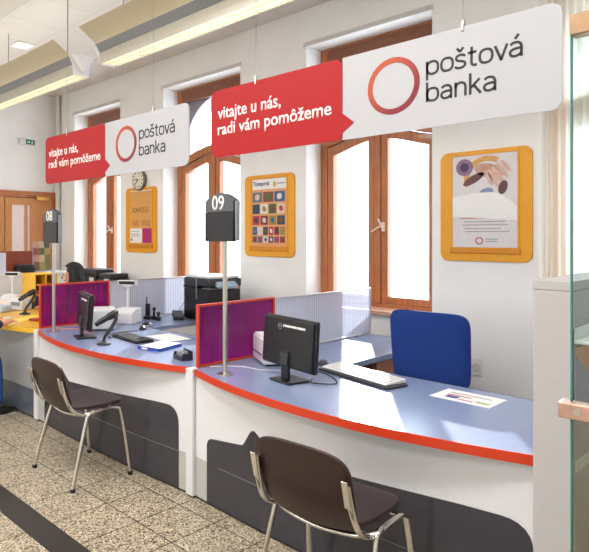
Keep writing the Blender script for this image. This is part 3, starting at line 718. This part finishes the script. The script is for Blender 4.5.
# ------------------------------------------------------------------ desk equipment
def monitor(label):
    t = thing('monitor', label, 'monitor', (0, 0, 0), 0, 'black office monitors')
    MB().prism(rrect(-.085, .085, -.075, .08, .012), .0005, .012, 'xy').build('foot', BLK, t, .003)
    MB().box(-.03, .03, -.035, -.012, .011, .17).build('stand', BLK, t, .006)
    M = Matrix.Translation((0, .0, .215)) @ Matrix.Rotation(math.radians(-4), 4, 'X')
    MB().box(-.032, .032, -.034, -.0195, -.125, -.06, M).build('hinge_cover', BLK2, t, .004)
    b = MB().box(-.222, .222, -.004, .024, -.140, .136, M).build('housing', BLK, t, .006)
    MB().box(-.214, .214, -.020, -.0035, -.132, .128, M).build('back_cover', BLK, t, .014, seg=3)
    MB().box(-.197, .197, .0242, .0252, -.115, .122, M).build('screen', mat('dark_screen', '#0c0e14', .1), t)
    MB().ring(circ(-.06, .082, .0175, 28), circ(-.06, .082, .0145, 28), -.0212, -.0202, 'xz', M).build('ring_badge', GPL, t)
    text('DELL', 'badge_lettering', GPL, t, -.0725, .0785, -.0202, .025, .009, bold=.01, rot=M)
    m = MB(); random.seed(3)
    for k in range(15): m.box(.0-.03+k*.0125, .0-.03+k*.0125+random.choice((.008, .010)), -.0212, -.0202, .082, .094, M)
    m.build('inventory_lettering', WTXT, t)
    return t
mo = monitor('nearer black monitor seen from behind, on the nearest counter'); mo.location = (-2.08, 2.55, .78); mo.rotation_euler.z = math.radians(-12)
copy_thing(mo, (-4.055, 2.45, .78), math.radians(-20), 'farther black monitor seen almost edge on, beside stand 08')

def small_printer(label):
    t = thing('document_printer', label, 'printer', (0, 0, 0), 0, 'white counter printers')
    MB().box(-.135, .135, -.12, .13, .012, .165).build('body', WPL, t, .008)
    MB().box(-.125, .125, -.11, .12, .166, .176).build('lid', mat('pale_lid', '#f4f3f3', .35), t, .003)
    MB().box(-.115, .08, -.124, -.1195, .06, .068).build('paper_slot', BLK, t)
    MB().box(-.115, .115, -.10, .11, .0005, .0125).build('base', BLK2, t)
    return t
p = small_printer('white printer behind the nearer monitor, beside the purple partition'); p.location = (-2.45, 2.88, .78); p.rotation_euler.z = math.radians(-33)
copy_thing(p, (-4.36, 2.79, .78), math.radians(-33), 'white printer behind the farther monitor, against the purple partition')

def keyboard(name, label, m_body, m_key, loc, rz, L=.45, Wd=.15, grp=None, thick=.014):
    t = thing(name, label, 'keyboard', loc, rz, grp)
    MB().prism([(-Wd/2, .001), (Wd/2, .001), (Wd/2, thick+.008), (-Wd/2, thick-.004)], -L/2, L/2, 'yz').build('body', m_body, t, .003)
    m = MB()
    for r in range(5):
        y = -Wd/2+.02+r*(Wd-.035)/5; n = 18
        for k in range(n):
            x = -L/2+.012+k*(L-.024)/n
            if k in (14,): continue
            z = thick-.004+(y+Wd/2)/Wd*.012
            m.box(x+.001, x+(L-.024)/n-.002, y, y+(Wd-.035)/5-.003, z-.001, z+.006)
    m.box(-L/2+.012, L/2-.012, -Wd/2+.019, Wd/2-.016, thick-.007, thick+.002)
    m.build('keys', m_key, t)
    return t
keyboard('keyboard', 'white keyboard on a dark base in front of the blue chair', WPL, mat('key_white', '#dcdad8', .5), (-1.855, 2.915, .795), math.radians(-13), .50, .15)
tag(MB().prism(rrect(-.27, .27, -.085, .085, .02), .0005, .0145, 'xy').build('keyboard_tray', BLK2, None, .003), 'dark low tray under the white keyboard', 'tray', loc=(-1.855, 2.905, .78), rotz=math.radians(-13))
keyboard('keyboard', 'black keyboard lying behind the farther monitor', BLK, BLK2, (-3.74, 2.68, .7805), math.radians(-8), .42, .15)
def mouse(loc, rz, label, mt):
    t = thing('computer_mouse', label, 'mouse', loc, rz)
    m = MB(); m.sphere((0, 0, .004), 1, (.03, .052, .03)); 
    for v in m.bm.verts: v.co.z = max(v.co.z, .001)
    m.build('shell', mt, t, smooth=True)
    MB().lathe([(.006, -.003), (.006, .003)], 10, Matrix.Translation((0, .028, .027)) @ Matrix.Rotation(PI/2, 4, 'Y')).build('wheel', GPL, t)
mouse((-4.06, 3.02, .78), .9, 'black mouse near the white pole display', BLK)
mouse((-2.20, 3.03, .78), .4, 'dark grey mouse at the left end of the white keyboard', BLK2)

# leaflet on the desk
t = thing('leaflet', 'white printed leaflet lying in the shadow on the nearest counter', 'leaflet', (-1.268, 2.935, .7805), math.radians(-1))
MB().box(-.147, .147, -.103, .103, 0, .0012).build('sheet', PAPER, t)
for nm, c_, r in (('red_print', '#c96a6a', (-.10, .02, -.012, .005)), ('blue_print', '#3c4a9a', (-.09, -.03, -.06, -.02)), ('olive_print', '#a8b06a', (.06, .125, -.06, -.035)), ('rose_print', '#c78c9c', (-.02, .05, -.07, -.05)), ('grey_print', '#b8b6bc', (-.10, .10, .03, .05))):
    MB().box(*r, .0013, .0018).build(nm, hexm('lf'+nm, c_), t)

# scanner on stand
def scanner(label):
    t = thing('barcode_scanner', label, 'scanner', (0, 0, 0), 0, 'barcode scanners on stands')
    MB().lathe([(.055, .0005), (.053, .012), (.02, .02), (.014, .03)], 24).build('base', BLK2, t, smooth=True)
    MB().tube(skinny([(0, 0, .02), (.01, 0, .06), (.045, 0, .11), (.075, 0, .15)]), .012, 10).build('stem', BLK, t, smooth=True)
    MB().tube(skinny([(-.06, 0, .145), (-.03, 0, .165), (.04, 0, .205), (.10, 0, .235)]), [.018]*6+[.022]*6+[.028]*7, 12, rx=.03).build('head', BLK, t, smooth=True)
    MB().tube(skinny([(.095, 0, .225), (.09, 0, .18), (.055, 0, .12), (.02, 0, .075)]), .014, 10).build('grip', BLK2, t, smooth=True)
    MB().box(.098, .104, -.022, .022, .215, .25).build('window', mat('scanner_window', '#402024', .1), t)
    return t
s = scanner('black scanner on its stand in front of the white printer at counter 08'); s.location = (-3.70, 2.40, .78); s.rotation_euler.z = math.radians(35)
copy_thing(s, (-5.66, 2.72, .78), math.radians(75), 'black scanner on its stand on the yellow worktop')
tag(MB().lathe([(.04, .0005), (.04, .006), (.035, .008)], 20).build('white_disc', WPL, None, smooth=True), 'small white disc on the yellow worktop in front of the scanner', 'disc', loc=(-5.52, 2.47, .78))

def pole_display(label):
    t = thing('pole_display', label, 'display', (0, 0, 0), 0, 'white pole displays with receipt printers')
    MB().box(-.10, .10, -.10, .10, .0005, .10).prism([(-.10, .10), (.10, .10), (.10, .135), (-.02, .135)], -.10, .10, 'yz').build('receipt_printer', WPL, t, .008)
    MB().lathe([(.013, .13), (.013, .33)], 12, Matrix.Translation((-.01, .03, 0))).build('pole', WPL, t, smooth=True)
    MB().prism([(-.035, .325), (.015, .325), (.05, .346), (-.07, .346)], .01, .05).build('bracket', WPL, t, .003)
    MB().box(-.105, .085, .005, .055, .346, .389).build('head', WPL, t, .005)
    MB().box(-.092, .072, .0035, .0055, .354, .382).build('screen', BLK, t)
    return t
q = pole_display('white pole display with receipt printer against the clear partition of counter 08'); q.location = (-4.48, 3.16, .78); q.rotation_euler.z = math.radians(28)
copy_thing(q, (-6.40, 2.92, .78), math.radians(32), 'white pole display with receipt printer on the yellow worktop')

# cordless phone and stamps, pad, terminal
t = thing('cordless_phone', 'black cordless handset with stub aerial against the clear partition', 'phone', (-4.54, 3.44, .78), .3)
MB().box(-.035, .035, -.03, .03, .0005, .03).build('cradle', BLK, t, .006)
MB().box(-.022, .022, -.012, .014, .03, .15).build('handset', BLK, t, .006)
MB().lathe([(.006, .15), (.005, .215)], 8, Matrix.Translation((-.012, 0, 0))).build('aerial', BLK, t, smooth=True)
for (x, y, k, l) in ((-4.48, 3.47, .115, 'taller black office stamp beside the cordless handset'), (-4.40, 3.46, .08, 'shortest black office stamp, right of the cordless handset')):
    t = thing('office_stamp', l, 'stamp', (x, y, .78), 0, 'black office stamps')
    MB().lathe([(.024, .0005), (.024, .03), (.012, .036)], 16).build('foot', BLK, t, smooth=True)
    MB().lathe([(.012, .036), (.011, k-.03), (.02, k-.015), (.016, k)], 16).build('grip', BLK2, t, smooth=True)
t = thing('stamp_dome', 'flat dark pad with low dome in front of the white pole display', 'stamp pad', (-4.20, 3.17, .78))
MB().lathe([(.06, .0005), (.06, .01), (.045, .014)], 24).build('plate', GPL, t, smooth=True)
MB().lathe([(.045, .014), (.035, .026), (.012, .034)], 24).build('dome', BLK, t, smooth=True)
t = thing('card_terminal', 'black card terminal with pale screen near the big black printer', 'terminal', (-4.36, 3.67, .78), math.radians(55))
MB().prism([(-.10, .0005), (.10, .0005), (.10, .075), (.02, .07), (-.10, .03)], -.05, .05, 'yz').build('body', BLK, t, .008)
MB().box(-.035, .035, .03, .09, .0755, .079).build('screen', mat('pale_screen', '#cfd8e4', .2), t)
MB().box(-.035, .035, -.085, .0, 0, .003, Matrix.Translation((0, 0, .052)) @ Matrix.Rotation(.33, 4, 'X')).build('keypad', GPL, t)
# papers and blue box
tag(MB().box(-.16, .16, -.105, .105, 0, .003).box(-.15, .17, -.09, .11, .003, .004).build('paper_sheets', PAPER), 'white paper sheets lying behind the black keyboard', 'papers', loc=(-3.60, 2.925, .7805), rotz=math.radians(-6))
t = thing('folder', 'white folder with blue spine on the middle counter', 'folder', (-3.325, 2.63, .7805), math.radians(14))
MB().box(-.095, .095, -.13, .13, .001, .021).build('cover', PAPER, t, .002)
MB().box(-.097, .097, -.134, -.1305, .0, .022).box(.0955, .099, -.134, .13, 0, .022).build('blue_spine', BLUEI, t)
MB().box(-.06, -.01, -.1355, -.1342, .005, .017).build('spine_label', PAPER, t)
t = thing('card_holder', 'dark mesh card holder at the right end of the middle counter', 'card holder', (-2.91, 2.49, .7805), math.radians(-12))
MB().box(-.06, .06, -.04, .04, 0, .008).box(-.06, .06, .036, .04, .008, .06).box(-.06, .06, -.04, -.036, .008, .03).box(-.06, -.056, -.036, .036, .008, .045).box(.056, .06, -.036, .036, .008, .045).build('tray', BLK2, t, .001)
MB().box(-.05, .05, -.02, -.01, .009, .052).box(-.048, .048, .004, .012, .009, .056).build('cards', GPL, t)

# big printer on the return desk
t = thing('office_printer', 'tall black office printer at the window end of the middle counter', 'printer', (-4.17, 3.93, .78), math.radians(-8))
MB().box(-.20, .22, -.19, .19, .001, .30).build('body', BLK, t, .012)
MB().box(-.20, .235, -.19, .19, .325, .40).build('scanner_head', BLK2, t, .012)
MB().box(-.20, .0, -.19, .19, .2995, .326).build('neck', BLK, t)
MB().box(-.19, .22, -.175, .175, .4005, .425).build('lid', mat('pale_lid', ''), t, .008)
MB().box(.02, .04, -.196, -.1905, .20, .41).build('side_strip', GPL, t)
MB().box(.06, .26, -.15, .15, .10, .125).build('output_tray', BLK2, t, .004)
MB().prism([(.235, .33), (.29, .315), (.30, .335), (.24, .375)], -.12, .1).build('control_panel', mat('pale_blue_panel', '#a9c6d8', .3), t, .002)
MB().box(.04, .2, -.14, .14, .301, .306).build('paper_stack', PAPER, t)

# wooden pedestal under the return desk
t = thing('drawer_pedestal', 'orange brown wooden drawer pedestal under the nearest desk, beside the blue chair', 'drawer unit', (-2.38, 3.84, 0))
MB().box(-.22, .21, -.28, .28, .02, .735).build('body', WOOD, t, .004)
for k in range(3):
    d_ = MB().box(.2105, .225, -.27, .27, .03+.235*k, .25+.235*k).build('drawer', WOOD, t, .003)
    MB().box(.2255, .235, -.06, .06, .14+.235*k, .155+.235*k).build('handle', STEEL, d_)
MB().box(-.2, .2, -.27, .27, 0, .0205).build('plinth', RUB, t)

# cables
def cable(pts, r, m, label): return tag(MB().tube(skinny(pts, 6), r, 6).build('cable', m, None, smooth=True), label, 'cable')
zc = .7845
cable([(-2.62, 2.46, zc), (-2.50, 2.60, zc), (-2.36, 2.62, zc), (-2.28, 2.68, zc), (-2.22, 2.72, zc)], .003, WPL, 'white cable running from the purple partition to behind the nearer monitor')
cable([(-2.02, 2.68, zc), (-1.96, 2.60, zc), (-1.86, 2.68, zc), (-1.98, 2.80, zc), (-2.14, 2.86, zc)], .003, BLK2, 'dark cable looping between the nearer monitor and the white keyboard')
cable([(-4.58, 2.47, zc), (-4.44, 2.62, zc), (-4.30, 2.58, zc), (-4.14, 2.60, zc)], .003, mat('orange_cable', '#d98a5a', .4), 'pale orange cable on the desk left of the farther monitor')
cable([(-3.88, 2.58, zc), (-4.02, 2.64, zc), (-4.05, 2.80, zc), (-4.02, 2.94, zc)], .003, BLK, 'black cable between the farther monitor and its mouse')
cable([(-4.50, 3.72, .786), (-4.50, 3.78, .82), (-4.50, 3.88, .92), (-4.52, 4.02, .96), (-4.5, 4.1, .80), (-4.5, 4.16, .7855)], .003, BLK, 'thin black cable arching behind the card terminal')

# ------------------------------------------------------------------ far area behind the yellow worktop
t = thing('pigeonhole_shelf', 'yellow pigeonhole shelf with six openings on the yellow worktop', 'shelf', (-6.30, 3.20, .781))
fr = MB(); fr.box(-.16, -.15, -.13, .15, .0, .37)
for y in (-.13, .004, .138): fr.box(-.15, .16, y, y+.012, 0, .37)
for z in (0, .12, .24, .358): fr.box(-.15, .16, -.118, .138, z, z+.012)
fr.build('carcass', YEL, t)
for y, z, c_ in ((-.11, .013, '#a33b2a'), (.025, .013, '#8a3020'), (-.11, .133, '#b85a30')):
    MB().box(-.12, .10, y, y+.10, z, z+.05).build('paper_pile', hexm('pile'+c_[1:], c_), t)
t = thing('storage_cabinet', 'white storage cabinet near the far wooden door', 'cabinet', (-7.25, 3.60, 0))
MB().box(-.22, .22, -.75, .42, .03, 1.08).build('body', WPL, t, .004)
MB().box(-.23, .235, -.76, .43, 1.081, 1.11).build('top', mat('pale_lid', ''), t, .003)
for y in (-.74, -.16): MB().box(.2205, .232, y, y+.56, .05, 1.06).build('door', WPL, t, .003)
MB().box(-.2, .2, -.73, .40, 0, .031).build('plinth', RUB, t)
tag(MB().box(-.015, .015, -.42, .20, .001, .27).build('wooden_screen', BROWNB, None, .003), 'red brown wooden screen standing on the white storage cabinet', 'screen', loc=(-7.36, 3.47, 1.111))
t = thing('desktop_printer', 'small black printer in front of the red brown screen', 'printer', (-7.16, 3.43, 1.111))
MB().box(-.10, .10, -.11, .11, .001, .07).build('body', BLK, t, .012); MB().box(-.08, .08, -.10, .10, .0705, .10).build('lid', BLK2, t, .008)
t = thing('leaflet_rack', 'clear rack of colourful leaflets by the far wooden door', 'leaflet rack', (-7.18, 3.68, 1.111))
MB().box(-.06, .06, -.12, .13, .001, .015).box(-.012, -.006, -.12, .13, .015, .40).build('stand', CLEAR, t)
random.seed(5); pc = ['#7d7850', '#66684c', '#9a5248', '#cdbb98', '#83604a', '#a89a5a', '#50504f', '#c99a88']
for r in range(4):
    for k in range(3):
        c_ = random.choice(pc); MB().box(-.004+.010*(3-r), .0+.010*(3-r), -.115+k*.08, -.04+k*.08, .02+r*.09, .11+r*.09+.02).build('leaflet', hexm('lf'+c_[1:], c_), t)
tag(MB().box(-.008, .008, -.16, .13, .001, .26).build('display_card', mat('pale_blue_card', '#d7def0', .4), None, .002), 'pale display card standing at the left edge on the white cabinet', 'card', loc=(-7.08, 3.02, 1.111))
# printers by the window
tag(MB().box(-.40, .36, -.17, .17, .0, .915).build('window_cabinet', WPL, None, .004), 'white low cabinet under the farther window carrying two printers', 'cabinet', loc=(-6.40, 4.165, 0))
for x, wd, l, hh in ((-6.57, .215, 'left black printer on the cabinet under the farther window', .24), (-6.17, .155, 'right smaller black printer on the cabinet under the farther window', .20)):
    t = thing('inkjet_printer', l, 'printer', (x, 4.14, .916), 0, 'printers under the farther window')
    MB().box(-wd, wd, -.15, .15, .001, hh*.7).build('body', BLK, t, .015)
    MB().box(-wd+.02, wd-.02, -.13, .14, hh*.7+.0005, hh).build('lid', BLK2, t, .012)
    MB().box(-wd+.06, wd-.06, -.19, -.151, .03, .045).build('output_tray', GPL, t, .003)
    MB().box(wd-.13, wd-.03, -.1535, -.1505, .09, .14).build('display', mat('pale_screen', ''), t)
# orange tops beyond: small desk items on yellow worktop
keyboard('keyboard', 'black keyboard on the yellow worktop beside the purple partition', BLK, BLK2, (-5.22, 2.80, .7805), math.radians(-10), .40, .14)
t = thing('desk_organiser', 'dark desk organiser with pens in front of the yellow shelf', 'organiser', (-6.05, 3.04, .78))
MB().ring([(-.05, -.04), (.05, -.04), (.05, .04), (-.05, .04)], [(-.045, -.035), (.045, -.035), (.045, .035), (-.045, .035)], .001, .08, 'xy').box(-.05, .05, -.04, .04, .0005, .004).build('box', BLK2, t)
for k, c_ in enumerate(('#b83a2a', '#2a2a2e', '#3a4a9a', '#2a2a2e')):
    MB().tube([(-.03+.02*k, -.02+.012*k, .005), (-.035+.024*k, .0, .15)], .004, 6).build('pen', hexm('pen'+c_[1:], c_), t)
for (x, y, z, l, c_) in ((-6.02, 2.62, .07, 'pale blue box on the yellow worktop at the left edge', '#c3d6e6'), (-6.05, 2.86, .13, 'white machine on the yellow worktop in front of the shelf', '#e6e8ea')):
    t = thing('desk_machine', l, 'machine', (x, y, .78), .4)
    MB().box(-.09, .09, -.08, .08, .001, z).build('body', mat('mach'+c_[1:], c_, .4), t, .012)
    MB().box(-.06, .06, -.084, -.0805, z*.4, z*.7).build('front_panel', GPL, t)
tag(MB().box(-.07, .07, -.045, .045, .001, .022).build('stapler_tray', hexm('red_tray', '#a03026'), None, .006), 'small red tray by the keyboard on the yellow worktop', 'tray', loc=(-5.15, 2.60, .78), rotz=.3)

# ------------------------------------------------------------------ people
def skin_body(name, m, parent, verts, edges, radii, root=0, sub=2):
    me = bpy.data.meshes.new(name); me.from_pydata(verts, edges, []); me.materials.append(m)
    o = bpy.data.objects.new(name, me); C.objects.link(o)
    sk = o.modifiers.new('skin', 'SKIN'); sk.use_smooth_shade = True
    for i, r in enumerate(radii):
        v = me.skin_vertices[0].data[i]; v.radius = (r, r) if not isinstance(r, tuple) else r; v.use_root = (i == root)
    sb = o.modifiers.new('sub', 'SUBSURF'); sb.levels = sub; sb.render_levels = sub
    dg = bpy.context.evaluated_depsgraph_get(); dg.update()
    nm = bpy.data.meshes.new_from_object(o.evaluated_get(dg)); o.modifiers.clear(); o.data = nm; nm.name = name
    for p_ in nm.polygons: p_.use_smooth = True
    o.parent = parent; return o
def chain(*pts):
    v = [p[0] for p in pts]; r = [p[1] for p in pts]; return v, r
def seated(loc, rz, label, top, legs, seat=.50, hair_len=.22, arm_y=.30, hand_z=.80, lean=0.):
    t = thing('person', label, 'person', loc, rz)
    z = seat
    V = []; R = []; E = []
    def add(p, r, link=None):
        V.append(p); R.append(r)
        if link is not None: E.append((link, len(V)-1))
        return len(V)-1
    pel = add((0, 0, z+.09), (.155, .115)); wa = add((0, lean*.3, z+.24), (.125, .095), pel); ch = add((0, lean*.7, z+.40), (.15, .105), wa)
    nk0 = add((0, lean, z+.52), (.09, .07), ch); nk = add((0, lean+.01, z+.585), .05, nk0); hd0 = add((0, lean+.03, z+.645), .062, nk)
    hd1 = add((0, lean+.035, z+.71), (.074, .09), hd0); hd2 = add((0, lean+.03, z+.775), (.068, .08), hd1)
    body = {}
    for s in (-1, 1):
        sh = add((s*.165, lean, z+.475), .055, ch); el = add((s*.235, lean+.04+arm_y*.35, z+.26), .042, sh)
        wr = add((s*.17, lean+arm_y+.05, hand_z), .028, el); pm = add((s*.15, lean+arm_y+.10, hand_z), (.032, .018), wr)
        for k, (dx, ln) in enumerate(((-.024, .062), (-.008, .072), (.008, .068), (.024, .052))):
            f1 = add((s*.15+dx, lean+arm_y+.10+ln*.6, hand_z+.004), .0085, pm); add((s*.15+dx*1.1, lean+arm_y+.10+ln, hand_z-.012), .007, f1)
        th = add((s*.15-s*.032, lean+arm_y+.095, hand_z-.004), .010, wr); add((s*.15-s*.046, lean+arm_y+.125, hand_z-.008), .008, th)
        hp = add((s*.09, .04, z+.08), .095, pel); kn = add((s*.14, .42, z+.035), .062, hp); an = add((s*.15, .44, .10), .042, kn)
        he = add((s*.15, .42, .05), .038, an); add((s*.16, .54, .032), .03, he)
    b = skin_body('body', SKIN, t, V, E, R)
    # clothes: slightly larger skins that follow the body
    def clothes(name, m, items, grow=.012, rootk=0):
        V2 = [i[0] for i in items]; R2 = [tuple(q+grow for q in (i[1] if isinstance(i[1], tuple) else (i[1], i[1]))) for i in items]
        E2 = [(i[2], k) for k, i in enumerate(items) if i[2] is not None]
        return skin_body(name, m, t, V2, E2, R2)
    clothes('top', top, [((0, 0, z+.07), (.155, .115), None), ((0, lean*.3, z+.24), (.125, .095), 0), ((0, lean*.7, z+.40), (.15, .105), 1), ((0, lean, z+.53), (.08, .06), 2)]
            + [q for s, b0 in ((-1, 4), (1, 7)) for q in (((s*.165, lean, z+.475), .055, 2), ((s*.235, lean+.04+arm_y*.35, z+.26), .044, b0), ((s*.178, lean+arm_y+.02, hand_z-.0), .032, b0+1))])
    clothes('trousers', legs, [((0, 0, z+.06), (.16, .12), None)]
            + [q for s, b0 in ((-1, 1), (1, 4)) for q in (((s*.09, .04, z+.075), .095, 0), ((s*.14, .42, z+.035), .066, b0), ((s*.15, .435, .075), .046, b0+1))], .014)
    for s in (-1, 1):
        sh = MB(); sh.sphere((s*.155, .49, .04), 1, (.045, .135, .045))
        for v in sh.bm.verts: v.co.z = max(v.co.z, .003); v.co.z *= 1.0 if v.co.y < .5 else .8
        sh.build('shoe', SHOE, t, smooth=True)
        MB().box(s*.155-.03, s*.155+.03, .40, .60, .0, .008).build('sole', WPL, t, .002)
    hc = Vector((0, lean+.035, z+.73))
    # face
    MB().tube(skinny([hc+Vector((0, .085, .01)), hc+Vector((0, .108, -.02)), hc+Vector((0, .092, -.03))], 3), [.008]*3+[.012]*4, 8).build('nose', SKIN, t, smooth=True)
    for s in (-1, 1):
        MB().sphere(hc+Vector((s*.03, .078, .012)), .011).build('eye', WPL, t, smooth=True)
        MB().sphere(hc+Vector((s*.03, .086, .012)), .006).build('iris', INK, t, smooth=True)
        MB().sphere(hc+Vector((s*.078, -.005, -.01)), 1, (.010, .02, .032)).build('ear', SKIN, t, smooth=True)
    MB().sphere(hc+Vector((0, .078, -.055)), 1, (.024, .010, .007)).build('mouth', mat('lip_red', '#a8504a', .5), t, smooth=True)
    h = MB(); bmesh.ops.create_uvsphere(h.bm, u_segments=36, v_segments=26, radius=1)
    for v in list(h.bm.verts):
        x, y, q = v.co; f = 1+.05*math.sin(13*math.atan2(y, x)+4*q)
        wd = (.098+hair_len*.25*max(0, -q+.2))*f
        z_ = q*.115+.028 if q > -.1 else .028-.0115+(q+.1)*(.12+hair_len)
        yy = y*(.112+hair_len*.12*max(0, -q))*f-.020
        if y > .25 and q < .55:            # open the face
            yy = min(yy, .045); wd *= .92
        v.co = Vector((x*wd, yy, z_))
    o = h.build('hair', HAIR, t, smooth=True); o.location = hc
    return t
seated((-5.62, 3.28, 0), math.radians(160), 'person with long black hair seated behind the yellow worktop', NAVYC, mat('black_trousers', '#1b1b20', .8), seat=.43, hair_len=.32, arm_y=.24, hand_z=.812)
seated((-5.19, 1.72, 0), 0, 'seated visitor in a plum top and blue jeans, cut off by the left edge', PURPC, DENIM, seat=.50, hair_len=.05, arm_y=.40, hand_z=.818, lean=.06)
oc = thing('stool', 'dark office stool under the person with long black hair', 'stool', (-5.62, 3.28, 0))
MB().lathe([(.19, .34), (.20, .37), (.17, .395)], 24).build('seat', BLK2, oc, smooth=True)
MB().lathe([(.02, .03), (.02, .34)], 12).build('column', CHR, oc, smooth=True)
MB().lathe([(.20, .001), (.19, .02), (.03, .035)], 24).build('base', BLK, oc, smooth=True)

# ------------------------------------------------------------------ outside
b = thing('facing_building', 'very pale building across the street seen through the windows', 'building', (-9, 24, -6))
MB().box(-16, 14, 0, 8, 0, 12.2).build('facade', mat('pale_facade', '#e9eef4', .9, var=.03, scale=.5), b)
k = 0
for fl in range(3):
    for i in range(12):
        x = -14.5+i*2.3; MB().box(x, x+1.1, -.06, -.001, 1.6+fl*3.6, 3.6+fl*3.6).build('window', mat('pale_window', '#b9cbdc', .5), b)

# ------------------------------------------------------------------ light
W_ = bpy.data.worlds.new('sky'); SC.world = W_; W_.use_nodes = True
bg = W_.node_tree.nodes['Background']; bg.inputs[0].default_value = (.88, .94, 1, 1); bg.inputs[1].default_value = 5.0
s = bpy.data.lights.new('sun', 'SUN'); s.energy = 7; s.angle = math.radians(.8); s.color = (1, .96, .9)
so = bpy.data.objects.new('sun', s); C.objects.link(so)
so.rotation_euler = Vector((.565, -.825, -.335)).to_track_quat('-Z', 'Y').to_euler()
# unseen area lights added under the ceiling to fill the hall
for i, (x, y) in enumerate(((-6.2, -.6), (-3.0, .5), (-.4, .9), (-4.8, -2.4), (-1.0, -2.4))):
    l = bpy.data.lights.new('hall_fill', 'AREA'); l.shape = 'RECTANGLE'; l.size = 2.4; l.size_y = .6; l.energy = 50; l.color = (1, .99, .98)
    o = bpy.data.objects.new('hall_fill', l); C.objects.link(o); o.location = (x, y, ZC-.05)

# ------------------------------------------------------------------ camera
cam = bpy.data.cameras.new('camera'); co = bpy.data.objects.new('camera', cam); C.objects.link(co); SC.camera = co
co.location = (0, 0, 1.58); co.rotation_euler = (PI/2, 0, math.radians(90-42.2154))
cam.sensor_fit = 'HORIZONTAL'; cam.sensor_width = 36; cam.lens = 589.70/589*36
cam.shift_x = (294.5-200)/589; cam.shift_y = -(276-236)/589; cam.clip_start = .05; cam.clip_end = 200
vs = SC.view_settings; SC.display_settings.display_device = 'sRGB'; vs.view_transform = 'Standard'; vs.look = 'None'; vs.gamma = 1; vs.use_curve_mapping = False; vs.exposure = .4
